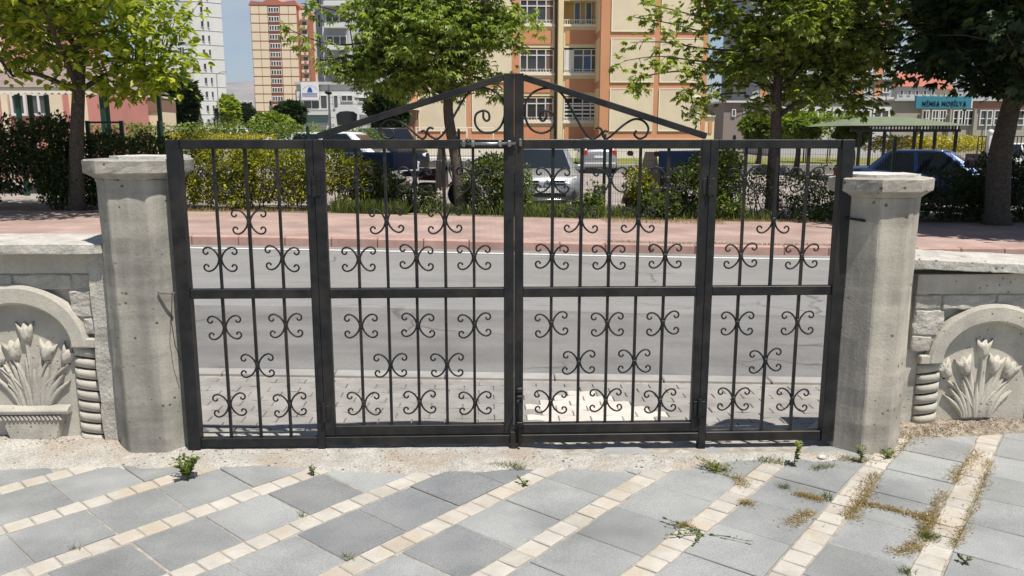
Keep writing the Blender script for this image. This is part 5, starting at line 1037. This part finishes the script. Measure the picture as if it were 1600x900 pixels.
# --- striped orange tower
TYd = 300.0
def txp(px): return PX(px, TYd, 110)
gT = GZ(txp(430), TYd); T = Thing('tower_block', 'tall orange and cream residential tower with red grid lines', 'building', (txp(430), TYd+8, gT))
ztop = PZ(10, TYd); fh = 3.0; nf = int((ztop-gT)/fh)
T.part('wall', MB().box(txp(396), txp(468), TYd, TYd+16, gT-1, ztop), red_line); T.part('side_wall', MB().box(txp(468)+.01, txp(492), TYd+3, TYd+15, gT-1, ztop-1.2), tower_cream); T.part('corner_strip', MB().box(txp(484), txp(490), TYd+1.8, TYd+2.99, gT-1, ztop-2.2), red_line)
roof = MB().prism_y([(txp(394), ztop+.02), (txp(470), ztop+.02), (txp(466), ztop+1.6), (txp(446), ztop+1.0), (txp(431), ztop+3.0), (txp(416), ztop+1.0), (txp(398), ztop+1.4)], TYd-.4, TYd+16.4); T.part('roof', roof, red_line)
T.part('penthouse', MB().box(txp(422), txp(442), TYd+2, TYd+10, ztop+1.2, ztop+5), tower_cream)
cw = txp(468)-txp(396); colx = [(0.012, 0.185), (0.197, 0.37), (0.64, 0.815), (0.827, 0.988)]
pm = {}
for a, b in colx:
    pmesh = mkmesh('panel', MB().box(0, cw*(b-a), -.25, -.01, 0, fh-.35), tower_cream)
    for k in range(nf): T.piece('panel', pmesh, (txp(396)+cw*a, TYd, ztop-(k+1)*fh+.12))
wmesh = mkmesh('window', frame_box(MB(), 0, cw*.115, 0, 1.7, -.3, -.01, .16).box(cw*.05, cw*.065, -.29, -.02, .16, 1.54), upvc); pmesh2 = mkmesh('pane', MB().box(.15, cw*.115-.15, -.2, -.02, .15, 1.55), pane_m)
bmesh_ = mkmesh('bay_panel', MB().box(0, cw*.235, -.22, -.012, 0, 2.0), tower_cream)
for k in range(nf):
    z = ztop-(k+1)*fh+.5; T.piece('bay_panel', bmesh_, (txp(396)+cw*.385, TYd, z-.15))
    for a in (.39, .505):
        o = T.piece('window', wmesh, (txp(396)+cw*a, TYd-.23, z)); link('pane', pmesh2, o)
    bx0, bx1 = txp(469), txp(481)
balc = mkmesh('balcony', MB().box(0, txp(481)-txp(470), 0, 1.4, 0, 1.0).box(.1, .5, 1.405, 1.46, 1.0, 2.6), tower_cream); bal_d = mkmesh('balcony_opening', MB().box(.3, txp(481)-txp(470)-.3, 1.46, 1.5, 1.02, 2.5), pane_m); bdot = mkmesh('balcony_dot', MB().box(0, .9, -.03, -.002, 0, .8), red_line)
for k in range(nf-1):
    z = ztop-1.5-(k+1)*fh; o = T.piece('balcony', balc, (txp(470), TYd+1.5, z)); link('balcony_opening', bal_d, o); link('balcony_dot', bdot, o, (1.0, 0, .1))

# --- white tower at left
WY = 185.0
def wx(px): return PX(px, WY, 110)
gW = GZ(wx(300), WY); T = Thing('white_tower', 'plain white residential tower behind the yellow-green tree', 'building', (wx(300), WY+8, gW))
zt = 42.0; c0, c1, c2, c3 = wx(215), wx(303), wx(322), wx(345)
foot = [(c0, WY+1.5), (c1, WY), (c2, WY+.8), (c3, WY+3.0), (PX(344, WY+13, 110), WY+13), (PX(215, WY+14, 110), WY+14)]
T.part('wall', MB().prism(foot, gW-1, zt), white_wall)
for k in range(14):
    z = gW+1.2+k*2.95
    T.part('floor_line', MB().box(c0, c1-.3, WY-.02+1.5*0.0, WY+1.6, z+2.3, z+2.36), white_wall2) if k % 1 == 0 and False else None
    for px in (319.5, 327):
        x = wx(px); yf = WY+.8+(x-c2)/(c3-c2)*2.2 if x > c2 else WY+(x-c1)/(c2-c1)*.8
        window(T, x-.33, x+.33, z, z+1.35, yf-.06, .08, pane=pane_m, depth=.1)
    if k in (0, 2, 5, 6, 9, 10, 12): x = wx(288-0.35*k); yf = WY+(c1-x)/(c1-c0)*1.5; window(T, x-.55, x+.55, z-.1, z+1.75, yf-.12, .1, (.5,), depth=.12)
    if k % 2 == 0: x = wx(308); window(T, x-.16, x+.16, z+.5, z+1.0, WY+.1, .05, depth=.1)
    T.part('ledge', MB().prism([(c0-.02, WY+1.42), (c1, WY-.08), (c2, WY+.72), (c3+.06, WY+2.95), (c3+.03, WY+3.3), (c0, WY+3.3)], z+2.30, z+2.36), white_wall2)
lp = Thing('street_lamp', 'tall thin grey street lamp beside the white tower', 'street lamp', (PX(344, 120), 120, GZ(-40, 120)), group='street lamps')
b = P(343, 190, 120); b.z = GZ(b.x, 120); t_ = P(341, 116, 120)
lp.part('pole', MB().tube([b, (b.x, 120, t_.z)], [.11, .07], 8), grey_wall); lp.part('arm', MB().tube([(b.x, 120, t_.z), (b.x+.5, 119.9, t_.z+.25), (b.x+.95, 119.8, t_.z+.33)], .05, 6), grey_wall); lp.part('lamp_head', MB().box(b.x+.9, b.x+1.5, 119.65, 119.95, t_.z+.26, t_.z+.40), grey_wall, bevel=.04)
lp = Thing('street_lamp', 'grey lamp post with twin floodlight in front of the shop building', 'street lamp', (PX(515, 60), 60, .3), group='street lamps')
b = P(516, 208, 60); t_ = P(512, 132, 60); lp.part('pole', MB().tube([(b.x, 60, .2), (b.x, 60, t_.z)], [.11, .07], 8), white_wall2)
for s_ in (-1, 1): lp.part('floodlight', MB().bar((b.x+s_*.03, 59.9, PZ(147, 60)), (b.x+s_*.18, 59.8, PZ(145, 60)+s_*-.03), .22, .14), plastic)

# --- pale grey building behind the leaning tree
gy = 118.0
def gx(px): return PX(px, gy, 110)
T = Thing('office_block', 'pale grey apartment building behind the leaning tree crown', 'building', (gx(560), gy+7, GZ(-15, gy)))
T.part('wall', MB().box(gx(506), gx(650), gy, gy+14, 0, 40), white_wall2); T.part('side_wall', MB().box(gx(492), gx(506)-.01, gy+2, gy+13, 0, 39), grey_wall); T.part('recess_wall', MB().box(gx(509), gx(546), gy-.02+.0, gy-.002, 0, 39.5), grey_wall)
for k in range(-1, 6):
    z0, z1 = PZ(68-k*34+3, gy), PZ(54-k*34+3, gy)
    window(T, gx(512), gx(544), z0, z1, gy-.03, .1, (.33, .66), depth=.12); T.part('balcony', MB().box(gx(511), gx(545), gy-.9, gy-.03, z0-.75, z0-.15), white_wall, bevel=.03)
    window(T, gx(590), gx(615), z0, z1, gy-.002, .1, (.5,), depth=.12)
    for j in (0, 1): window(T, gx(495)+j*.75, gx(495)+j*.75+.45, z0-.4, z1+.2, gy+2, .06, depth=.1)
# --- white shop building with the sign
sy = 92.0
def sx_(px): return PX(px, sy, 160)
gS = GZ(-15, sy); T = Thing('shop_building', 'low white stone-clad shop building with a white roof sign', 'building', (sx_(530), sy+5, gS))
zt = PZ(133, sy); T.part('wall', MB().box(sx_(464), sx_(605), sy, sy+12, gS-.5, zt), white_wall); T.part('parapet', MB().box(sx_(462), sx_(606), sy-.25, sy+12.2, zt+.003, zt+.3), white_wall2); T.part('side_wall', MB().box(sx_(459), sx_(464)-.01, sy+1, sy+12, gS-.5, zt-.5), white_wall2)
for k in range(8): T.part('cladding_joint', MB().box(sx_(464.5), sx_(604), sy-.015, sy-.003, zt-.6-k*.72, zt-.56-k*.72), grey_wall)
for a, b, y0, y1, m_ in ((474, 500, 157, 171, (.5,)), (500.5, 512, 149, 171, ()), (521, 529, 149, 170, ()), (533, 552, 149, 159, (.5,)), (560, 590, 152, 160, (.5,))): window(T, sx_(a), sx_(b), PZ(y1, sy), PZ(y0, sy), sy-.016, .08, m_, depth=.1)
T.part('canopy', MB().box(sx_(472), sx_(514), sy-1.0, sy-.02, PZ(180, sy), PZ(176, sy)), white_wall); T.part('shopfront', MB().box(sx_(474), sx_(513), sy-.1, sy-.02, PZ(192, sy), PZ(180.5, sy)), M('shop_glass', (.12, .25, .26), rough=.15, spec=.6))
T.part('yellow_fascia', MB().box(sx_(562), sx_(598), sy-.3, sy-.02, PZ(178, sy), PZ(172, sy)), flower_y if False else M('fascia_yellow', (.55, .42, .05), rough=.7))
sg = Thing('shop_sign', 'white shop sign with blue emblem and lettering on the low white building', 'sign', P(486, 156, sy-.4))
a0, a1, b0, b1 = sx_(472.5), sx_(500), PZ(157, sy), PZ(130.5, sy); sg.part('board', MB().box(a0, a1, sy-.45, sy-.26, b0, b1), sign_white)
cx_, cz_ = (a0+a1)/2, PZ(142, sy)
sg.part('emblem', MB().prism_y([(cx_-.28, cz_-.2), (cx_+.28, cz_-.2), (cx_+.22, cz_+.12), (cx_+.08, cz_+.34), (cx_-.1, cz_+.3), (cx_-.22, cz_+.08)], sy-.47, sy-.452), logo_blue)
for k in range(9): a = math.pi*(.12+.76*k/8); sg.part('letter_mark', MB().bar((cx_+.72*math.cos(a), sy-.46, cz_-.05+.5*math.sin(a)), (cx_+.72*math.cos(a)+.02, sy-.46, cz_+.03+.5*math.sin(a)), .06, .012, up=(0, 1, 0)), logo_purple)
for k in range(9):
    x = cx_-.82+k*.18; sg.part('letter_mark', frame_box(MB(), x, x+.135, cz_-.52, cz_-.30, sy-.47, sy-.452, .035), logo_blue)
for k in range(13):
    x = cx_-.80+k*.124; sg.part('letter_mark', MB().box(x, x+.08, sy-.465, sy-.452, cz_-.70, cz_-.60), logo_purple)

# --- pink house and gazebo at left
py_ = 30.0
def hx2(px): return PX(px, py_, 160)
T = Thing('pink_house', 'pink and cream house behind the left hedge, partly under trees', 'building', (hx2(120), py_+5, .1))
hz_ = PZ(147, py_)
T.part('wall', MB().box(hx2(136)+.003, hx2(172), py_, py_+3.3, -.2, hz_), pink_wall); T.part('wall', MB().box(hx2(108), hx2(136), py_-.02, py_+3.4, -.2, hz_+.02), cream); T.part('wall', MB().box(hx2(-140), hx2(108)-.003, py_-.4, py_+3, -.2, 9), pink_wall)
T.part('corner_pilaster', MB().box(hx2(88), hx2(107), py_-.5, py_-.403, -.2, 8.9), cream); T.part('corner_pilaster', MB().box(hx2(14), hx2(24), py_-.5, py_-.403, -.2, 8.9), cream)
bq = py_+3.32; bX = lambda px: PX(px, bq, 160)
T.part('balcony', MB().box(hx2(172)-.5, bX(245), bq, bq+2, PZ(175, bq), PZ(153, bq)), M('balcony_brown', (.24, .15, .11), rough=.9)); T.part('balcony_cap', MB().box(hx2(172)-.5, bX(246), bq-.05, bq+2.05, PZ(153, bq)+.002, PZ(150.5, bq)), trim); T.part('balcony_base', MB().box(hx2(172)-.5, bX(245.5), bq+.05, bq+1.9, -.2, PZ(175, bq)-.003), cream)
for a, b in ((28, 52), (57, 86)):
    for (y0, y1) in ((182, 148),): window(T, hx2(a), hx2(b), PZ(y0, py_), PZ(y1, py_), py_-.405, .08, (.5,), depth=.1)
T.part('roof', MB().prism_y([(hx2(-145), 9.01), (hx2(112), 9.01), (hx2(110), 9.5), (hx2(-145), 9.5)], py_-.8, py_+3.5), roof_brown)
gzY = 21.5
ga = Thing('gazebo', 'wooden gazebo with brown shingle roof and scalloped fascia behind hedge', 'gazebo', (PX(85, gzY), gzY+1.2, .15))
gxa, gxb = PX(-45, gzY, 140), PX(172, gzY, 140); ze = PZ(138, gzY); apx = (gxa+gxb)/2; za = PZ(72, gzY); gd = gxb-gxa
ga.part('roof', MB().add([(gxa-.15, gzY-.15, ze), (gxb+.15, gzY-.15, ze), (gxb+.15, gzY+gd+.15, ze), (gxa-.15, gzY+gd+.15, ze), (apx-.4, gzY+gd/2, za), (apx+.4, gzY+gd/2, za)], [(0, 1, 5, 4), (1, 2, 5), (2, 3, 4, 5), (3, 0, 4), (0, 3, 2, 1)]), roof_brown)
sc_ = []; nS = 22
mb = MB(); top_z, low = ze-.004, ze-.13
poly = [(gxa-.1, top_z)]
for k in range(nS):
    for t in (0.0, .25, .5, .75): poly.append((gxa-.1+(gd+.2)*(k+t)/nS, low-.05*math.sin(math.pi*t)))
poly.append((gxb+.1, low)); poly.append((gxb+.1, top_z)); ga.part('scalloped_fascia', MB().prism_y(list(reversed(poly)), gzY-.12, gzY-.09), trim)
for px in (15, 26, 140, 158):
    x = PX(px, gzY, 160); yy = gzY if px in (26, 158) else gzY+.9; ga.part('post', MB().box(x-.05, x+.05, yy, yy+.1, -.05, ze-.14), fence_m, bevel=.006)
x = PX(-40, gzY, 160); ga.part('post', MB().box(x-.05, x+.05, gzY, gzY+.1, -.05, ze-.14), fence_m)
for xx in (gxa+.1, gxb-.1): ga.part('post', MB().box(xx-.05, xx+.05, gzY+gd-.1, gzY+gd, -.05, ze-.02), fence_m)

# --- buildings at right
my = 80.0
def mx_(px): return PX(px, my, 180)
gM = GZ(40, my); T = Thing('furniture_store', 'long beige store building with big windows at right', 'building', (mx_(1500), my+6, gM))
T.part('wall', MB().box(mx_(1395), mx_(1760), my, my+14, gM-.5, PZ(157, my)), stone_wall); T.part('roof_edge', MB().box(mx_(1393), mx_(1762), my-.4, my+14.2, PZ(157, my)+.003, PZ(154, my)), white_wall2); T.part('fascia', MB().box(mx_(1517), mx_(1700), my-.15, my-.003, PZ(170, my), PZ(157.5, my)), M('fascia_brown', (.33, .17, .12), rough=.8))
for a in (1440, 1455, 1467, 1488, 1502, 1530, 1552, 1580, 1604, 1630): window(T, mx_(a), mx_(a+ (11 if a < 1480 else 20)), PZ(196, my), PZ(171, my), my-.004, .1, (.5,), .45, depth=.14)
for a in (1436, 1480, 1518, 1576): T.part('column', MB().box(mx_(a), mx_(a+3), my-.5, my-.16, gM, PZ(170.5, my)), stone_wall)
for a in (1445, 1495, 1540, 1585): T.part('downpipe', MB().tube([(mx_(a), my-.25, gM), (mx_(a), my-.25, PZ(171, my))], .07, 6), upvc)
sg = Thing('store_sign', 'teal store sign reading MİMSA MOBİLYA above the windows', 'sign', P(1473, 160, my-2))
q0, q1 = PX(1430, 78, 158), PX(1516, 78, 158); s0, s1 = PZ(168.5, 78), PZ(149.5, 78)
sg.part('board', MB().box(q0, q1, 77.8, 78.1, s0, s1), teal); sg.part('edge_strip', MB().box(q1+.002, q1+.12, 77.78, 78.1, s0, s1), upvc)
cu = bpy.data.curves.new('lettering', 'FONT'); cu.body = 'MİMSΔ MOBİLYΔ'; cu.extrude = 0.02; cu.align_x = 'CENTER'; cu.align_y = 'CENTER'; cu.size = 0.9; cu.space_character = 1.06; cu.offset = 0.012
to = bpy.data.objects.new('tmp', cu); COL.objects.link(to); bpy.context.view_layer.update()
tm = bpy.data.meshes.new_from_object(to.evaluated_get(bpy.context.evaluated_depsgraph_get())); bpy.data.objects.remove(to)
tm.materials.clear(); tm.materials.append(sign_dark); bbx = [v.co.x for v in tm.vertices]; kx = (q1-q0)*0.80/(max(bbx)-min(bbx)); bby = [v.co.y for v in tm.vertices]; ky = (s1-s0)*.52/(max(bby)-min(bby)); cxm, cym = (max(bbx)+min(bbx))/2, (max(bby)+min(bby))/2
tm.transform(Matrix.Diagonal((kx, ky, 1, 1)) @ Matrix.Translation((-cxm, -cym, 0))); link('lettering', tm, sg.e, tuple(Vector(((q0+q1)/2+.05, 77.77, (s0+s1)/2-.05))-sg.loc), (math.pi/2, 0, 0))
T = Thing('glass_shop', 'white framed glass shop behind the maple trunk', 'building', (mx_(1345), 66, .4)); T.part('wall', MB().box(PX(1215, 62, 180), PX(1392, 62, 180), 62, 70, 0, PZ(166, 62)), white_wall2)
for k in range(6): a = 1218+k*29; window(T, PX(a, 62, 180), PX(a+26, 62, 180), PZ(193, 62), PZ(170, 62), 61.99, .12, (.5,), depth=.14)
for px, Y, y0, w_, lab in ((1424, 190, 118, 60, 'far house with red roof left of the dark tree'), (1458, 230, 122, 40, 'farther cream house with red roof above the teal sign')):
    x0, x1 = PX(px-w_/2, Y), PX(px+w_/2, Y); g0 = GZ(x0, Y); ze = PZ(y0+16, Y); T = Thing('far_house', lab, 'house', ((x0+x1)/2, Y+5, g0), group='far red-roofed houses')
    T.part('wall', MB().box(x0, x1, Y, Y+10, g0-1, ze), tower_cream if px > 1430 else white_wall2); xm = (x0+x1)/2
    T.part('roof', MB().add([(x0-.6, Y-.6, ze), (x1+.6, Y-.6, ze), (x1+.6, Y+10.6, ze), (x0-.6, Y+10.6, ze), (xm-(x1-x0)*.25, Y+5, PZ(y0-10, Y)), (xm+(x1-x0)*.25, Y+5, PZ(y0-10, Y))], [(0, 1, 5, 4), (1, 2, 5), (2, 3, 4, 5), (3, 0, 4), (0, 3, 2, 1)]), roof_red)
    for k in range(5):
        xx = x0+(x1-x0)*(k+.3)/5; window(T, xx, xx+(x1-x0)*.09, PZ(y0+30, Y), PZ(y0+22, Y), Y-.01, .12, depth=.15); window(T, xx, xx+(x1-x0)*.09, PZ(y0+46, Y), PZ(y0+37, Y), Y-.01, .12, depth=.15)
T = Thing('far_tower', 'grey far tower block left of the dark tree crown', 'building', (PX(1475, 260), 268, 4)); T.part('wall', MB().box(PX(1452, 260), PX(1500, 260), 260, 275, 2, PZ(92, 260)), grey_wall)
for k in range(6):
    for j in range(4): window(T, PX(1455+j*11, 260), PX(1461+j*11, 260), PZ(106+k*11, 260), PZ(100+k*11, 260), 259.99, .2, depth=.25)
ry = 112.0
T = Thing('striped_block', 'grey tower block with orange panels behind the maple crown', 'building', (PX(1330, ry), ry+8, 1.4)); rx_ = lambda px: PX(px, ry, 60)
T.part('wall', MB().box(rx_(1180), rx_(1400), ry, ry+15, .5, 45), grey_wall)
for k in range(9):
    yb = 185-k*33; 
    T.part('floor_band', MB().box(rx_(1176), rx_(1402), ry-.5, ry-.003, PZ(yb+4, ry), PZ(yb-1, ry)), white_wall)
    for a in (1192, 1240, 1290, 1342, 1372):
        T.part('orange_panel', MB().box(rx_(a), rx_(a+11), ry-.12, ry-.004, PZ(yb-1.5, ry), PZ(yb-28, ry)), orange)
        window(T, rx_(a+13), rx_(a+25), PZ(yb-8, ry), PZ(yb-25, ry), ry-.003, .12, (.5,), depth=.14)
T = Thing('low_block', 'far low grey block left of the striped tower foot', 'building', (PX(380, 330), 340, 6)); T.part('wall', MB().box(PX(365, 330), PX(402, 330), 330, 345, 3, PZ(152, 330)), white_wall2)
for k in range(3):
    for j in range(4): window(T, PX(367+j*9, 330), PX(373+j*9, 330), PZ(165+k*10, 330), PZ(159+k*10, 330), 329.98, .25, depth=.3)
T = Thing('grey_house', 'grey-brown house between the apartment block and the maple', 'building', (PX(1150, 75), 80, .7)); T.part('wall', MB().box(PX(1128, 75), PX(1215, 75), 75, 86, 0, PZ(160, 75)), M('grey_brown', (.27, .23, .215), rough=.9)); window(T, PX(1140, 75), PX(1146, 75), PZ(182, 75), PZ(170, 75), 74.99, .08, depth=.1); window(T, PX(1158, 75), PX(1168, 75), PZ(182, 75), PZ(170, 75), 74.99, .08, depth=.1); T.part('roof_edge', MB().box(PX(1126, 75), PX(1217, 75), 74.7, 86.2, PZ(160, 75)+.003, PZ(157, 75)), white_wall)
# pergola
pY = 33.0; pg = Thing('pergola', 'dark metal pergola with low green roof right of the maple', 'pergola', (PX(1420, pY), pY+2, .1)); pa, pb = PX(1330, pY, 195), PX(1502, pY, 195); ze = PZ(196, pY); zr = PZ(180, pY)
pg.part('roof', MB().add([(pa-.3, pY-.3, ze), (pb+.3, pY-.3, ze), (pb+.3, pY+4.3, ze), (pa-.3, pY+4.3, ze), (pa+1.3, pY+2, zr), (pb-1.3, pY+2, zr)], [(0, 1, 5, 4), (1, 2, 5), (2, 3, 4, 5), (3, 0, 4), (0, 3, 2, 1)]), roof_green)
for px in (1345, 1362, 1384, 1431, 1442, 1463, 1496): x = PX(px, pY, 200); pg.part('post', MB().box(x-.05, x+.05, pY, pY+.1, 0, ze-.25), dark_metal)
pg.part('beam', MB().box(pa, pb, pY-.02, pY+.12, ze-.25, ze-.14), dark_metal)
for k in range(34): x = pa+(pb-pa)*(k+.5)/34; pg.part('lattice_bar', MB().box(x-.018, x+.018, pY, pY+.06, ze-.138, ze-.004), dark_metal)
# black railing and white bollard lamp
ri = Thing('railing', 'black metal railing with pickets at the right edge', 'railing', (PX(1570, 31), 31, 0)); xa, xb = PX(1528, 31, 225), PX(1680, 31, 225)
ri.part('rail', MB().box(xa, xb, 30.98, 31.02, PZ(214, 31), PZ(212.5, 31)), dark_metal); ri.part('rail', MB().box(xa, xb, 30.98, 31.02, .2, .24), dark_metal)
for k in range(26): x = xa+(xb-xa)*k/25; ri.part('picket', MB().box(x-.012, x+.012, 30.985, 31.015, .241, PZ(214.1, 31)), dark_metal)
bl = Thing('gate_post', 'white post with a ball on top beside the dark trunk', 'post', (PX(1547, 30), 30, 0)); x = PX(1547, 30, 220)
bl.part('shaft', MB().box(x-.09, x+.09, 29.91, 30.09, -.1, PZ(212, 30)), white_wall, bevel=.01); bl.part('ball', MB().lathe([(.03, 0), (.09, .03), (.115, .11), (.09, .19), (.03, .225)], 14, (x, 30, PZ(212, 30)+.003)), white_wall, smooth=True)

# ================================================================== HAZE
hz_m = bpy.data.materials.new('haze_air'); hz_m.use_nodes = True; hn = hz_m.node_tree; hn.nodes.clear()
ho = hn.nodes.new('ShaderNodeOutputMaterial'); hv = hn.nodes.new('ShaderNodeVolumePrincipled'); hv.inputs['Color'].default_value = (0.78, 0.86, 1.0, 1); hv.inputs['Density'].default_value = 0.00011; hv.inputs['Anisotropy'].default_value = 0.2
hn.links.new(hv.outputs[0], ho.inputs['Volume'])
link('haze', mkmesh('haze', MB().box(-5400, 5400, -60, 6000, -2.0, 380), hz_m), kind='stuff', label='thin pale blue air haze over the far town and hills', category='haze')
